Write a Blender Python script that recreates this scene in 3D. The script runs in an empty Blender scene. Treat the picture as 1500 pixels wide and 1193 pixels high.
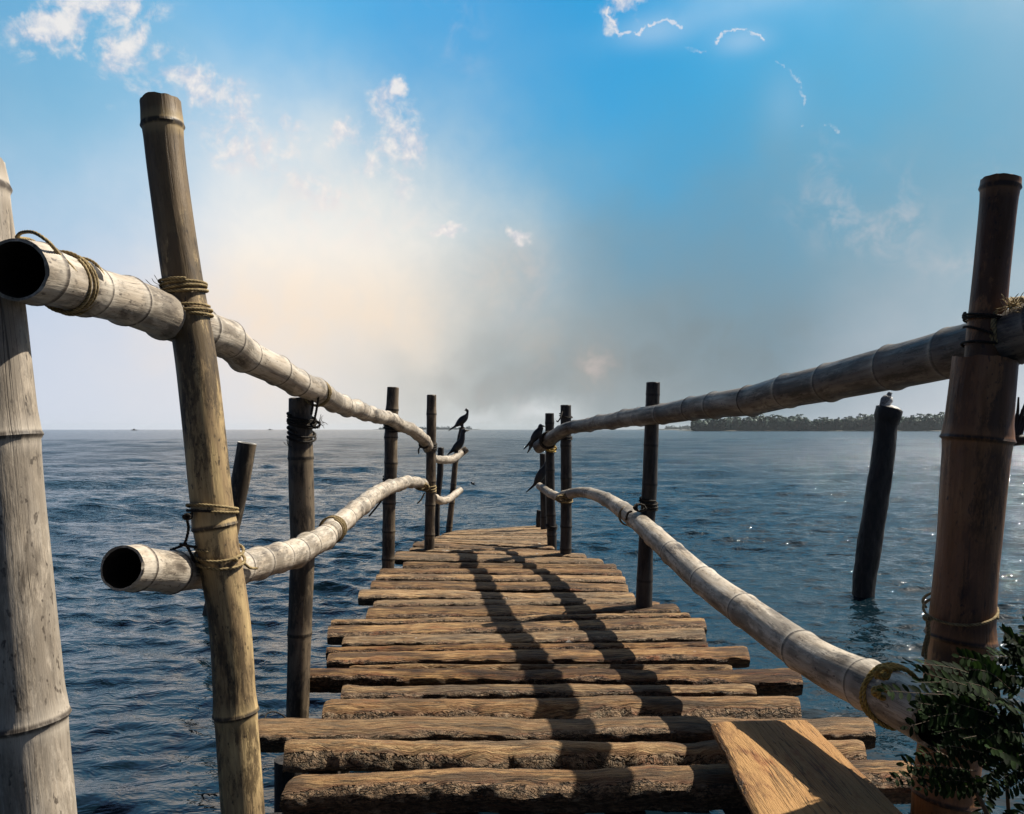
import bpy, bmesh, math, random
import numpy as np
from mathutils import Vector, Matrix, noise as mn

random.seed(7)
C = bpy.context.scene.collection
SC = bpy.context.scene
F = 1150.0                      # focal length in photo pixels (1500 wide)
CAMZ = 1.80                     # camera above the water
DECKZ = 0.55                    # top of the deck above the water
PITCH = math.atan(32.5 / F)
EXPO = 0.8
HAZE = True

# ---------------------------------------------------------------- helpers
def ray(px, py):
    x, y, z = (px - 750) / F, 1.0, (596.5 - py) / F
    c, s = math.cos(PITCH), math.sin(PITCH)
    return Vector((x, y * c - z * s, y * s + z * c))
def P(px, py, d):
    r = ray(px, py)
    return Vector((0, 0, CAMZ)) + r * (d / r.y)
def D(px, py, z=DECKZ):
    r = ray(px, py)
    return Vector((0, 0, CAMZ)) + r * ((z - CAMZ) / r.z)
def lin(r, g, b):
    f = lambda c: (c / 255 / 12.92) if c / 255 <= 0.04045 else ((c / 255 + 0.055) / 1.055) ** 2.4
    return (f(r), f(g), f(b))
def fbm(v, o=3):
    return mn.fractal(Vector(v), 1.0, 2.0, o, noise_basis='PERLIN_ORIGINAL')

def tag(o, label=None, cat=None, group=None, kind=None):
    if label: o['label'] = label
    if cat: o['category'] = cat
    if group: o['group'] = group
    if kind: o['kind'] = kind
    return o
def empty(name, loc, label, cat, group=None):
    o = bpy.data.objects.new(name, None)
    C.objects.link(o); o.location = loc; o.empty_display_size = 0.1
    return tag(o, label, cat, group)
def rootloc(o):
    v = Vector((0, 0, 0))
    while o is not None:
        v = v + o.location; o = o.parent
    return v
def mesh(name, V, Fc, mat, parent=None, attrs=None, smooth=True, angle=None, label=None):
    """link ONE mesh object; V in world coordinates"""
    me = bpy.data.meshes.new(name)
    off = rootloc(parent) if parent is not None else Vector((0, 0, 0))
    V = np.asarray(V, dtype=np.float64) - np.array(off)
    me.from_pydata(V.tolist(), [], Fc)
    if attrs:
        for k, a in attrs.items():
            a = np.asarray(a, dtype=np.float32)
            if a.ndim == 2:
                at = me.attributes.new(k, 'FLOAT_VECTOR', 'POINT'); at.data.foreach_set('vector', a.ravel())
            else:
                at = me.attributes.new(k, 'FLOAT', 'POINT'); at.data.foreach_set('value', a)
    me.polygons.foreach_set('use_smooth', [smooth] * len(me.polygons))
    if angle is not None:
        me.set_sharp_from_angle(angle=math.radians(angle))
    for m in (mat if isinstance(mat, list) else [mat]):
        me.materials.append(m)
    o = bpy.data.objects.new(name, me); C.objects.link(o)
    if parent is not None: o.parent = parent
    if label: o['label'] = label
    return o

def catmull(pts, ds):
    """pts: rows of floats (x,y,z,extra...); resample with even steps in xyz"""
    p = np.array(pts, float)
    if len(p) == 2:
        n = max(2, int(np.linalg.norm(p[1, :3] - p[0, :3]) / ds) + 1)
        t = np.linspace(0, 1, n)[:, None]
        return p[0] * (1 - t) + p[1] * t
    q = np.vstack([2 * p[0] - p[1], p, 2 * p[-1] - p[-2]])
    out = []
    for i in range(1, len(q) - 2):
        a, b, c, d = q[i - 1], q[i], q[i + 1], q[i + 2]
        n = 24
        for k in range(n):
            t = k / n
            out.append(0.5 * ((2 * b) + (-a + c) * t + (2 * a - 5 * b + 4 * c - d) * t * t + (-a + 3 * b - 3 * c + d) * t ** 3))
    out.append(p[-1]); out = np.array(out)
    L = np.concatenate([[0], np.cumsum(np.linalg.norm(np.diff(out[:, :3], axis=0), axis=1))])
    s = np.linspace(0, L[-1], max(3, int(L[-1] / ds) + 1))
    return np.stack([np.interp(s, L, out[:, j]) for j in range(out.shape[1])], 1)

def frames(c):
    t = np.gradient(c, axis=0); t /= np.linalg.norm(t, axis=1)[:, None] + 1e-12
    n = np.cross(t[0], (0.31, 0.2, 0.93)); n /= np.linalg.norm(n)
    N = [n]
    for i in range(1, len(c)):
        n = N[-1] - t[i] * np.dot(N[-1], t[i]); n /= np.linalg.norm(n); N.append(n)
    N = np.array(N)
    return t, N, np.cross(t, N)

# ---------------------------------------------------------------- material helpers
class NT:
    def __init__(self, name=None, tree=None):
        if tree is None:
            self.m = bpy.data.materials.new(name); self.m.use_nodes = True; tree = self.m.node_tree
        self.t = tree; tree.nodes.clear()
    def n(self, typ, **kw):
        nd = self.t.nodes.new(typ)
        ins = kw.pop('ins', {})
        for k, v in kw.items(): setattr(nd, k, v)
        for k, v in ins.items(): self.set(nd.inputs[k], v)
        return nd
    def set(self, sock, v):
        if isinstance(v, bpy.types.NodeSocket): self.t.links.new(v, sock)
        elif v is not None: sock.default_value = v
    def math(self, op, a, b=None, c=None, clamp=False):
        nd = self.t.nodes.new('ShaderNodeMath'); nd.operation = op; nd.use_clamp = clamp
        for i, v in enumerate((a, b, c)):
            if v is not None: self.set(nd.inputs[i], v)
        return nd.outputs[0]
    def vm(self, op, a, b=None, scale=None):
        nd = self.t.nodes.new('ShaderNodeVectorMath'); nd.operation = op
        self.set(nd.inputs[0], a)
        if b is not None: self.set(nd.inputs[1], b)
        if scale is not None: self.set(nd.inputs[3], scale)
        return nd.outputs['Value'] if op in ('DISTANCE', 'LENGTH', 'DOT_PRODUCT') else nd.outputs[0]
    def noise(self, vec, scale, detail=3, rough=0.55, dist=0.0, lac=2.0):
        nd = self.n('ShaderNodeTexNoise', ins={'Vector': vec, 'Scale': scale, 'Detail': detail, 'Roughness': rough, 'Distortion': dist, 'Lacunarity': lac})
        return nd.outputs[0]
    def ramp(self, x, a, b, lo=0.0, hi=1.0, smooth=True):
        nd = self.n('ShaderNodeMapRange', interpolation_type='SMOOTHSTEP' if smooth else 'LINEAR',
                    ins={'Value': x, 'From Min': a, 'From Max': b, 'To Min': lo, 'To Max': hi})
        return nd.outputs[0]
    def mix(self, f, a, b, mode='MIX'):
        nd = self.n('ShaderNodeMix', data_type='RGBA', blend_type=mode)
        self.set(nd.inputs[0], f)
        for i, v in ((6, a), (7, b)):
            if isinstance(v, tuple) and len(v) == 3: v = (*v, 1)
            self.set(nd.inputs[i], v)
        return nd.outputs[2]
    def attr(self, name, out='Fac'):
        return self.n('ShaderNodeAttribute', attribute_name=name).outputs[out]
    def rand(self):
        return self.n('ShaderNodeObjectInfo').outputs['Random']
    def scale3(self, v, s):
        return self.vm('MULTIPLY', v, s)
    def finish(self, col, rough=0.6, bump=None, bstr=0.5, bdist=0.01, spec=0.4, **extra):
        b = self.n('ShaderNodeBsdfPrincipled')
        if isinstance(col, tuple) and len(col) == 3: col = (*col, 1)
        self.set(b.inputs['Base Color'], col); self.set(b.inputs['Roughness'], rough)
        b.inputs['Specular IOR Level'].default_value = spec
        for k, v in extra.items(): self.set(b.inputs[k], v)
        if bump is not None:
            bn = self.n('ShaderNodeBump', ins={'Height': bump, 'Strength': bstr, 'Distance': bdist})
            self.t.links.new(bn.outputs[0], b.inputs['Normal'])
        o = self.n('ShaderNodeOutputMaterial')
        self.t.links.new(b.outputs[0], o.inputs[0])
        return self.m

def bamboo_mat(name, pale, mid, dark, stain=0.5, spec=0.35, rough=0.5, redbase=None, smudge=0.85, topstain=None):
    T = NT(name)
    bc = T.attr('bcoord', 'Vector'); nd = T.attr('nd')
    rnd = T.n('ShaderNodeCombineXYZ', ins={'X': T.math('MULTIPLY', T.rand(), 37.0), 'Y': 0.0, 'Z': T.math('MULTIPLY', T.rand(), 61.0)}).outputs[0]
    v = T.vm('ADD', bc, rnd)
    fib = T.noise(T.scale3(v, (1, 1, 0.05)), 160, 3, 0.6)
    streak = T.noise(T.scale3(v, (1, 1, 0.12)), 38, 4, 0.6)
    blot = T.noise(T.scale3(v, (1, 1, 0.22)), 24, 6, 0.72, 0.3)
    big = T.noise(T.scale3(v, (1, 1, 0.5)), 4.5, 3, 0.6)
    speck = T.noise(T.scale3(v, (1, 1, 0.5)), 85, 2, 0.6)
    col = T.mix(T.ramp(streak, 0.3, 0.7), pale, mid)
    col = T.mix(T.ramp(fib, 0.35, 0.7, 0, 0.45), col, mid)
    st = T.math('MULTIPLY', T.ramp(blot, 0.64 - 0.2 * stain, 0.80 - 0.2 * stain), T.ramp(big, 0.38, 0.62))
    st = T.math('MULTIPLY', st, T.ramp(streak, 0.3, 0.55, 0.55, 1.0))
    col = T.mix(T.ramp(big, 0.42, 0.62, 0, 0.55), col, mid)
    smu = T.noise(T.scale3(v, (1, 1, 0.3)), 8, 8, 0.78, 0.2)
    col = T.mix(T.ramp(smu, 0.46, 0.55, 0, smudge), col, tuple(x * 0.3 for x in mid))
    col = T.mix(T.math('MULTIPLY', st, 0.9), col, dark)
    col = T.mix(T.math('MULTIPLY', T.ramp(speck, 0.60, 0.68, 0, 0.8), T.ramp(blot, 0.4, 0.55)), col, dark)
    if redbase is not None:
        col = T.mix(T.ramp(T.noise(T.scale3(v, (1, 1, 0.3)), 7, 3), 0.45, 0.65, 0, 0.8), col, redbase)
    if topstain is not None:                        # old weathering on the upper end of the pole
        sz = T.n('ShaderNodeSeparateXYZ', ins={0: bc}).outputs[2]
        edge_ = T.math('ADD', sz, T.math('MULTIPLY', T.math('SUBTRACT', T.noise(T.scale3(v, (1, 1, .25)), 18, 5, .7), .5), .9))
        col = T.mix(T.ramp(edge_, topstain, topstain - .12, 0, .8), col, tuple(x * .62 for x in mid))
    # node: pale band with a dark scar line
    col = T.mix(T.ramp(nd, 0.05, 0.012, 0, 0.35), col, pale)
    col = T.mix(T.math('MULTIPLY', T.ramp(nd, 0.012, 0.004, 0, 0.9), T.ramp(speck, 0.3, 0.5, 0.5, 1)), col, dark)
    split = T.noise(T.scale3(v, (1, 1, 0.012)), 60, 1, 0.5)
    sp = T.ramp(T.math('ABSOLUTE', T.math('SUBTRACT', split, 0.5)), 0.012, 0.004, 0, 1)
    sp = T.math('MULTIPLY', sp, T.ramp(big, 0.5, 0.62))
    col = T.mix(T.math('MULTIPLY', sp, 0.8), col, dark)
    h = T.math('ADD', T.math('ADD', T.math('MULTIPLY', fib, 0.5), T.math('MULTIPLY', blot, 0.8)), T.math('SUBTRACT', T.math('MULTIPLY', streak, 0.6), T.math('MULTIPLY', sp, 0.7)))
    return T.finish(col, T.ramp(streak, 0.3, 0.7, rough - 0.08, rough + 0.15), h, 0.55, 0.004, spec)

def wood_mat(name, tan, brown, dark, bark, gloss=0.75, bd=0.02, rug=1.0):
    T = NT(name)
    pc = T.attr('pcoord', 'Vector'); bk = T.attr('bark'); wear = T.attr('wear')
    r = T.rand()
    v = T.vm('ADD', pc, T.n('ShaderNodeCombineXYZ', ins={'X': T.math('MULTIPLY', r, 53.0), 'Y': T.math('MULTIPLY', r, 17.0), 'Z': 0.0}).outputs[0])
    grain = T.noise(T.scale3(v, (0.12, 1, 1)), 85, 6, 0.7, 0.8)
    fine = T.noise(T.scale3(v, (0.2, 1, 1)), 260, 2, 0.6)
    patch = T.noise(T.scale3(v, (0.4, 1, 1)), 9, 4, 0.62)
    patch2 = T.noise(T.scale3(v, (0.3, 1, 1)), 5, 3, 0.6)
    col = T.mix(T.ramp(grain, 0.42, 0.58), tan, brown)
    col = T.mix(T.ramp(patch, 0.5, 0.68, 0, 0.75), col, brown)
    rv = T.ramp(r, 0.0, 1.0, 0.0, 0.65, False)
    col = T.mix(rv, col, brown)
    col = T.mix(T.ramp(patch2, 0.47, 0.6, 0, 0.85), col, dark)
    col = T.mix(T.math('MULTIPLY', T.ramp(T.noise(T.scale3(v, (0.35, 1, 1)), 7, 4, 0.7), 0.56, 0.68, 0, 0.7), T.math('SUBTRACT', 1.0, wear)), col, (0.19, 0.062, 0.02))
    dsm = T.noise(T.scale3(v, (0.15, 1, 1)), 26, 6, 0.75)
    col = T.mix(T.ramp(dsm, 0.51, 0.6, 0, 0.85 * rug), col, tuple(x * 0.6 for x in dark))
    col = T.mix(T.ramp(fine, 0.6, 0.72, 0, 0.6), col, dark)
    # bark: cracked plates
    wob = T.vm('SCALE', T.vm('SUBTRACT', T.n('ShaderNodeTexNoise', ins={'Vector': T.scale3(v, (.6, 1, 1)), 'Scale': 34.0, 'Detail': 4.0}).outputs[1], (.5, .5, .5)), scale=0.05)
    vo = T.n('ShaderNodeTexVoronoi', feature='DISTANCE_TO_EDGE', ins={'Vector': T.vm('ADD', T.scale3(v, (0.32, 1.0, 1.0)), wob), 'Scale': 52.0}).outputs[0]
    crack = T.ramp(vo, 0.0, T.ramp(T.noise(v, 16, 3, .6), .35, .68, .01, .2), 1, 0)
    bkn = T.noise(v, 40, 4, 0.65)
    bcol = T.mix(T.ramp(bkn, 0.35, 0.65), bark, dark)
    bcol = T.mix(T.ramp(T.noise(T.scale3(v, (.4, 1, 1)), 10, 3, .6), .55, .66, 0, .8), bcol, (0.17, 0.06, 0.025))
    bcol = T.mix(T.ramp(T.noise(v, 22, 3, 0.6), 0.58, 0.7, 0, 0.7), bcol, (0.30, 0.245, 0.18))
    bcol = T.mix(T.math('MULTIPLY', crack, 0.9), bcol, (0.008, 0.006, 0.005))
    edge = T.math('ADD', T.math('ADD', bk, 0.04), T.math('MULTIPLY', T.math('SUBTRACT', T.noise(T.scale3(v, (0.35, 1, 1)), 14, 4, 0.6), 0.5), 1.1))
    bf = T.ramp(edge, 0.42, 0.56)
    col = T.mix(T.ramp(edge, 0.24, 0.44, 0, 0.55), col, (0.085, 0.03, 0.014))
    col = T.mix(bf, col, bcol)
    # weather checks running with the grain
    chk = T.noise(T.scale3(v, (0.035, 1, 1)), 55, 2, 0.5)
    ck = T.ramp(T.math('ABSOLUTE', T.math('SUBTRACT', chk, 0.5)), 0.022, 0.007)
    ck = T.math('MULTIPLY', ck, T.ramp(patch2, 0.34, 0.5))
    col = T.mix(T.math('MULTIPLY', ck, 0.85 * max(rug, .6)), col, (0.012, 0.008, 0.006))
    col = T.mix(T.math('MULTIPLY', wear, T.ramp(grain, .3, .62, .75, .1)), col, (0.42, 0.345, 0.25))
    r2 = T.math('FRACT', T.math('MULTIPLY', r, 7.31)); r3 = T.math('FRACT', T.math('MULTIPLY', r, 13.7))
    col = T.mix(T.math('MULTIPLY', T.ramp(r3, .55, 1.0, 0, .4, False), T.ramp(grain, .35, .6, 1, .4)), col, (0.30, 0.25, 0.18))
    col = T.mix(1.0, col, T.n('ShaderNodeCombineColor', ins={0: T.ramp(r2, 0, 1, .82, 1.34, False), 1: T.ramp(r2, 0, 1, .78, 1.26, False), 2: T.ramp(r2, 0, 1, .72, 1.12, False)}).outputs[0], 'MULTIPLY')
    # end grain / droppings
    drop = T.ramp(T.noise(T.scale3(v, (0.6, 1, 1)), 11, 3, 0.6), 0.715, 0.73)
    col = T.mix(T.math('MULTIPLY', drop, wear), col, (0.6, 0.58, 0.53))
    h = T.math('SUBTRACT', T.math('ADD', T.math('MULTIPLY', grain, 0.8), T.math('MULTIPLY', fine, 0.25)), T.math('MULTIPLY', ck, 1.2))
    hb = T.math('SUBTRACT', T.math('MULTIPLY', bkn, 1.6), T.math('MULTIPLY', crack, 2.2))
    hh = T.math('ADD', T.math('MULTIPLY', h, T.math('SUBTRACT', 1.0, bf)), T.math('MULTIPLY', hb, bf))
    return T.finish(col, gloss, hh, 1.0, bd, 0.2)

def rope_mat(name, a, b):
    T = NT(name)
    rc = T.attr('rc', 'Vector')
    n = T.noise(rc, 60, 3, 0.6)
    tw = T.attr('tw')
    col = T.mix(T.ramp(n, 0.3, 0.7), a, b)
    col = T.mix(T.math('MULTIPLY', tw, 0.75), col, tuple(x * 0.25 for x in b))
    return T.finish(col, 0.8, n, 0.4, 0.002, 0.2)

def plain_mat(name, a, b, scale=20, rough=0.7, spec=0.3, stretch=(1, 1, 1), bstr=0.5, bdist=0.004):
    T = NT(name)
    v = T.scale3(T.n('ShaderNodeTexCoord').outputs['Object'], stretch)
    n = T.noise(v, scale, 5, 0.62)
    return T.finish(T.mix(T.ramp(n, 0.3, 0.7), a, b), rough, n, bstr, bdist, spec)

M = {}
M['bam_pale'] = bamboo_mat('weathered_bamboo', (0.56, 0.5, 0.41), (0.33, 0.27, 0.2), (0.035, 0.025, 0.018), 0.8, smudge=0.66)
M['bam_white'] = bamboo_mat('bleached_bamboo', (0.52, 0.455, 0.37), (0.31, 0.255, 0.19), (0.04, 0.03, 0.022), 0.65, smudge=0.5)
M['bam_tan'] = bamboo_mat('tan_bamboo', (0.54, 0.40, 0.195), (0.23, 0.155, 0.078), (0.02, 0.014, 0.01), 0.8, topstain=.52)
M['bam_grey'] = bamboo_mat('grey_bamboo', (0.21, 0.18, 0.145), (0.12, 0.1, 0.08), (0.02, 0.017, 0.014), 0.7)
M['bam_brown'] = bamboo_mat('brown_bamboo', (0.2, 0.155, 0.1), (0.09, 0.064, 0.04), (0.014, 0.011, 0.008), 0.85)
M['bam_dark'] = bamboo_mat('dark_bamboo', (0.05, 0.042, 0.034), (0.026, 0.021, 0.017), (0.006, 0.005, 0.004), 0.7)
M['bam_red'] = bamboo_mat('reddish_bamboo', (0.32, 0.15, 0.058), (0.17, 0.077, 0.029), (0.02, 0.011, 0.008), 0.45, redbase=(0.17, 0.075, 0.034))
M['wood'] = wood_mat('weathered_plank_wood', (0.44, 0.285, 0.125), (0.165, 0.084, 0.033), (0.035, 0.016, 0.008), (0.2, 0.13, 0.08))
M['board'] = wood_mat('fresh_board_wood', (0.40, 0.245, 0.105), (0.36, 0.21, 0.085), (0.32, 0.175, 0.068), (0.2, 0.1, 0.04), 0.7, 0.008, 0.3)
M['beam'] = plain_mat('dark_wet_wood', (0.02, 0.015, 0.012), (0.045, 0.033, 0.025), 14, stretch=(1, 1, 0.3))
M['trunk'] = plain_mat('black_wet_trunk', (0.008, 0.007, 0.006), (0.026, 0.021, 0.018), 26, 0.6, 0.4, (1, 1, 0.35), 0.9, 0.02)
M['hollow'] = plain_mat('dark_hollow_pith', (0.012, 0.009, 0.007), (0.03, 0.022, 0.015), 40)
M['rope'] = rope_mat('coir_rope', (0.42, 0.32, 0.16), (0.2, 0.145, 0.07))
M['rope_y'] = rope_mat('yellow_rope', (0.58, 0.4, 0.11), (0.3, 0.2, 0.05))
M['rope_d'] = rope_mat('dark_twine', (0.05, 0.042, 0.034), (0.02, 0.017, 0.014))
M['bird'] = plain_mat('black_feathers', (0.006, 0.006, 0.008), (0.016, 0.016, 0.019), 60, 0.45, 0.5)
M['beak'] = plain_mat('horn_beak', (0.2, 0.16, 0.09), (0.1, 0.08, 0.05), 60, 0.4)
M['white'] = plain_mat('white_feathers', (0.6, 0.6, 0.58), (0.42, 0.42, 0.42), 60, 0.7)
M['gull'] = plain_mat('dark_grey_feathers', (0.07, 0.07, 0.075), (0.3, 0.3, 0.3), 60, 0.6)
M['droppings'] = plain_mat('whitewashed_stump_top', (0.62, 0.6, 0.56), (0.3, 0.28, 0.25), 30, 0.8)

# ---------------------------------------------------------------- bamboo poles
def bamboo(name, pts, mat, parent, gap=0.34, seed=0, nodes=None, hollow=(True, False), ds=0.012, seg=28, lump=1.0, label=None, kink=0.06, depths3d=False, nb=0.068):
    """pts: (px,py,depth,width_px) along the pole"""
    rows = []
    for (px, py, d, w) in pts:
        c = P(px, py, d); rows.append((c.x, c.y, c.z, 0.5 * w / F * d, px, py))
    R = catmull(rows, ds)
    n = len(R); c = R[:, :3].copy(); rad = R[:, 3].copy()
    s = np.concatenate([[0], np.cumsum(np.linalg.norm(np.diff(c, axis=0), axis=1))])
    rr = random.Random(seed)
    if nodes is not None:
        ns = [s[np.argmin((R[:, 4] - a) ** 2 + (R[:, 5] - b) ** 2)] for a, b in nodes]
    else:
        ns = []; x = gap * rr.uniform(0.25, 0.7)
        while x < s[-1] - 0.03:
            ns.append(x); x += gap * rr.uniform(0.78, 1.22)
    ns = np.array(sorted(ns)) if len(ns) else np.array([-9.0])
    nd = np.min(np.abs(s[:, None] - ns[None, :]), axis=1)
    # small bends at the nodes
    t, N, B = frames(c)
    kx = np.array([rr.uniform(-1, 1) for _ in ns]); ky = np.array([rr.uniform(-1, 1) for _ in ns])
    c += N * (np.interp(s, ns, kx) * rad * kink)[:, None] + B * (np.interp(s, ns, ky) * rad * kink)[:, None]
    sd = s[:, None] - ns[None, :]
    prof = np.max(np.exp(-(sd / 0.007) ** 2) * nb + np.exp(-((sd + 0.012) / 0.03) ** 2) * nb * 0.75, axis=1)
    groove = np.max(np.exp(-((sd - 0.008) / 0.004) ** 2), axis=1) * 0.03
    t, N, B = frames(c)
    V, bc, nda, Fc = [], [], [], []
    ang = np.linspace(0, 2 * math.pi, seg, endpoint=False)
    for i in range(n):
        low = np.array([mn.noise(Vector((math.cos(a) * 0.9 + seed, math.sin(a) * 0.9, s[i] * 5))) for a in ang]) if i % 2 == 0 or i == n - 1 else low
        r = rad[i] * (1 + lump * (prof[i] - groove[i]) + 0.022 * lump * low)
        ca, sa = np.cos(ang), np.sin(ang)
        pv = c[i] + N[i] * (r * ca)[:, None] + B[i] * (r * sa)[:, None]
        if i in (0, n - 1):                         # ragged saw cut
            pv = pv + t[i] * np.array([rad[i] * .14 * fbm((math.cos(a) * 1.6, math.sin(a) * 1.6, seed * 1.7), 3) for a in ang])[:, None]
        V.append(pv)
        bc.append(np.stack([rad[i] * ca, rad[i] * sa, np.full(seg, s[i])], 1))
        nda.append(np.full(seg, nd[i]))
    for i in range(n - 1):
        for j in range(seg):
            k = (j + 1) % seg
            Fc.append((i * seg + j, i * seg + k, (i + 1) * seg + k, (i + 1) * seg + j))
    mats = [0] * len(Fc)
    def cap(i, inward, hol):
        base = len(V) * seg
        depth = min(0.25, s[-1] * 0.3)
        ring0 = i * seg
        prev = ring0
        levels = [(0.89, 0.0), (0.86, depth)] if hol else [(0.85, -0.004)]
        for li, (fr, dp) in enumerate(levels):
            jag = np.array([1 + 0.06 * mn.noise(Vector((a * 3, seed, 1))) for a in ang])
            r = rad[i] * fr * jag
            V.append(c[i] + t[i] * inward * dp + N[i] * (r * np.cos(ang))[:, None] + B[i] * (r * np.sin(ang))[:, None])
            bc.append(np.stack([r * np.cos(ang), r * np.sin(ang), np.full(seg, s[i] + dp * inward)], 1)); nda.append(np.full(seg, 1.0))
            cur = base + li * seg
            for j in range(seg):
                k = (j + 1) % seg
                f = (prev + j, cur + j, cur + k, prev + k)
                Fc.append(f if inward > 0 else f[::-1]); mats.append(1 if (hol and li == 1) else 0)
            prev = cur
        f = tuple(prev + j for j in range(seg))
        Fc.append(f if inward < 0 else f[::-1]); mats.append(1 if hol else 0)
    cap(0, 1, hollow[0]); cap(n - 1, -1, hollow[1])
    o = mesh(name, np.vstack(V), Fc, [mat, M['hollow']], parent, {'bcoord': np.vstack(bc), 'nd': np.concatenate(nda)}, angle=50, label=label)
    o.data.polygons.foreach_set('material_index', mats)
    o['_'] = 0; del o['_']
    return o, c, rad

# ---------------------------------------------------------------- ropes
def rope_geo(pts, r, ds=None, strands=3, seg=10, twist=None):
    p = catmull([tuple(x) for x in pts], ds or r * 0.55)
    t, N, B = frames(p)
    s = np.concatenate([[0], np.cumsum(np.linalg.norm(np.diff(p, axis=0), axis=1))])
    tw = twist or r * 7
    ang = np.linspace(0, 2 * math.pi, seg, endpoint=False)
    V, rc, ta, Fc = [], [], [], []
    for i in range(len(p)):
        ph = strands * (ang - s[i] * 2 * math.pi / tw)
        k = 0.5 + 0.5 * np.cos(ph)
        rr = r * (0.78 + 0.3 * k) * (1 if 0 < i < len(p) - 1 else 0.3)
        V.append(p[i] + N[i] * (rr * np.cos(ang))[:, None] + B[i] * (rr * np.sin(ang))[:, None])
        rc.append(np.stack([r * np.cos(ang), r * np.sin(ang), np.full(seg, s[i])], 1)); ta.append(1 - k)
    n = len(p)
    for i in range(n - 1):
        for j in range(seg):
            k = (j + 1) % seg
            Fc.append((i * seg + j, i * seg + k, (i + 1) * seg + k, (i + 1) * seg + j))
    Fc.append(tuple(range(seg))[::-1]); Fc.append(tuple((n - 1) * seg + j for j in range(seg)))
    return np.vstack(V), np.vstack(rc), np.concatenate(ta), Fc
def wrap_pts(center, axis, R, turns, pitch, seed=0, tilt=(0, 0), stretch=1.0):
    """helix of rope round a pole"""
    a = Vector(axis).normalized()
    u = a.cross(Vector((0.2, 1, 0.1))).normalized(); w = a.cross(u)
    rr = random.Random(seed); ph = rr.uniform(0, 6.28); out = []
    n = int(turns * 20)
    for i in range(n + 1):
        th = ph + i / 20 * 2 * math.pi
        h = (i / n - 0.5) * turns * pitch + 0.003 * math.sin(th * 1.3 + seed) + R * (tilt[0] * math.cos(th) + tilt[1] * math.sin(th))
        Rr = R + 0.0015 * math.sin(th * 0.37 + seed)
        out.append(Vector(center) + u * (Rr * math.cos(th)) + w * (Rr * math.sin(th)) + a * h)
    return out
def rope(name, paths, r, mat, parent, label=None, seg=10, strands=3, tufts=(), dsk=0.55):
    """each turn, knot and loose end is a mesh of its own under the pole it is tied to"""
    for i, p in enumerate(paths):
        v, c, k, f = rope_geo(p, r, r * dsk, strands, seg)
        nm = name if len(p) > 18 else 'loose_cord'
        mesh(nm, v, f, mat, parent, {'rc': c, 'tw': k}, label=label if i == 0 else None)
    rr = random.Random(5)
    for (ctr, L, nn) in tufts:                      # frayed ends
        V, rc, tw, Fc = [], [], [], []; off = 0
        for i in range(nn):
            d = Vector((rr.uniform(-1, 1), rr.uniform(-1, 1), rr.uniform(-0.6, 1))).normalized()
            m = Vector(ctr) + d * L * 0.5 + Vector((0, 0, rr.uniform(-.2, .2) * L))
            v, c, k, f = rope_geo([Vector(ctr), m, Vector(ctr) + d * L * rr.uniform(.6, 1.1)], r * 0.22, r * 0.9, 1, 4)
            V.append(v); rc.append(c); tw.append(k * 0); Fc += [tuple(x + off for x in q) for q in f]; off += len(v)
        mesh('frayed_end', np.vstack(V), Fc, mat, parent, {'rc': np.vstack(rc), 'tw': np.concatenate(tw)})

def knot(ctr, R, seed, turns=3):
    rr = random.Random(seed); out = []
    for i in range(int(turns * 10)):
        a = i / 10 * 2 * math.pi
        out.append(Vector(ctr) + Vector((R * math.cos(a) * (1 + .3 * math.sin(2.3 * a)), R * 0.7 * math.sin(a * 1.37 + seed), R * math.sin(a) * .8)))
    return out

# ---------------------------------------------------------------- LEFT RAILING
LR = empty('bamboo_railing', D(500, 960), 'bamboo railing with a tan leaning front post along the left side of the jetty', 'railing', 'bamboo railings of the jetty')
RR = empty('bamboo_railing', D(1000, 960), 'bamboo railing with a thick reddish front post along the right side of the jetty', 'railing', 'bamboo railings of the jetty')

lp0, _, _ = bamboo('post', [(-42, 236, 1.62, 84), (-16, 440, 1.62, 90), (3, 640, 1.62, 96), (22, 860, 1.62, 98), (42, 1100, 1.62, 104), (70, 1420, 1.62, 104)],
    M['bam_white'], LR, seed=3, nodes=[(-38, 275), (3, 640), (36, 1055)], hollow=(False, False), ds=0.01, seg=40, label='pale weathered post cut off by the picture edge', kink=0.02)
lp1, _, _ = bamboo('post', [(235, 148, 2.38, 57), (245, 250, 2.38, 55), (266, 400, 2.38, 56), (289, 540, 2.38, 58), (313, 760, 2.38, 59), (335, 900, 2.38, 58), (345, 1040, 2.38, 59), (356, 1193, 2.38, 60), (372, 1470, 2.38, 60)],
    M['bam_tan'], LR, seed=11, nodes=[(237, 185), (312, 772), (345, 1042)], hollow=(True, False), ds=0.008, seg=40, label='tall leaning tan post', kink=0.03)
lp2, _, _ = bamboo('post', [(440, 584, 3.95, 33), (441, 700, 3.95, 36), (443, 800, 3.95, 35), (440, 900, 3.95, 34), (436, 1050, 3.95, 32), (434, 1150, 3.95, 32)],
    M['bam_brown'], LR, seed=21, nodes=[(441, 672), (440, 800), (439, 930)], hollow=(False, False), seg=32, kink=0.03, nb=0.04)
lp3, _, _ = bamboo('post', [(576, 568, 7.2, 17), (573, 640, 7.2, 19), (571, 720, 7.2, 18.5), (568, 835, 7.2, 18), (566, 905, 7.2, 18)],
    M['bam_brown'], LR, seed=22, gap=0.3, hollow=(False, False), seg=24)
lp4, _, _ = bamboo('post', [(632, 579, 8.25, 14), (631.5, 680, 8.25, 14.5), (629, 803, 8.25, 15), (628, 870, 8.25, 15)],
    M['bam_brown'], LR, seed=23, gap=0.3, hollow=(False, False), seg=24)
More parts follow.
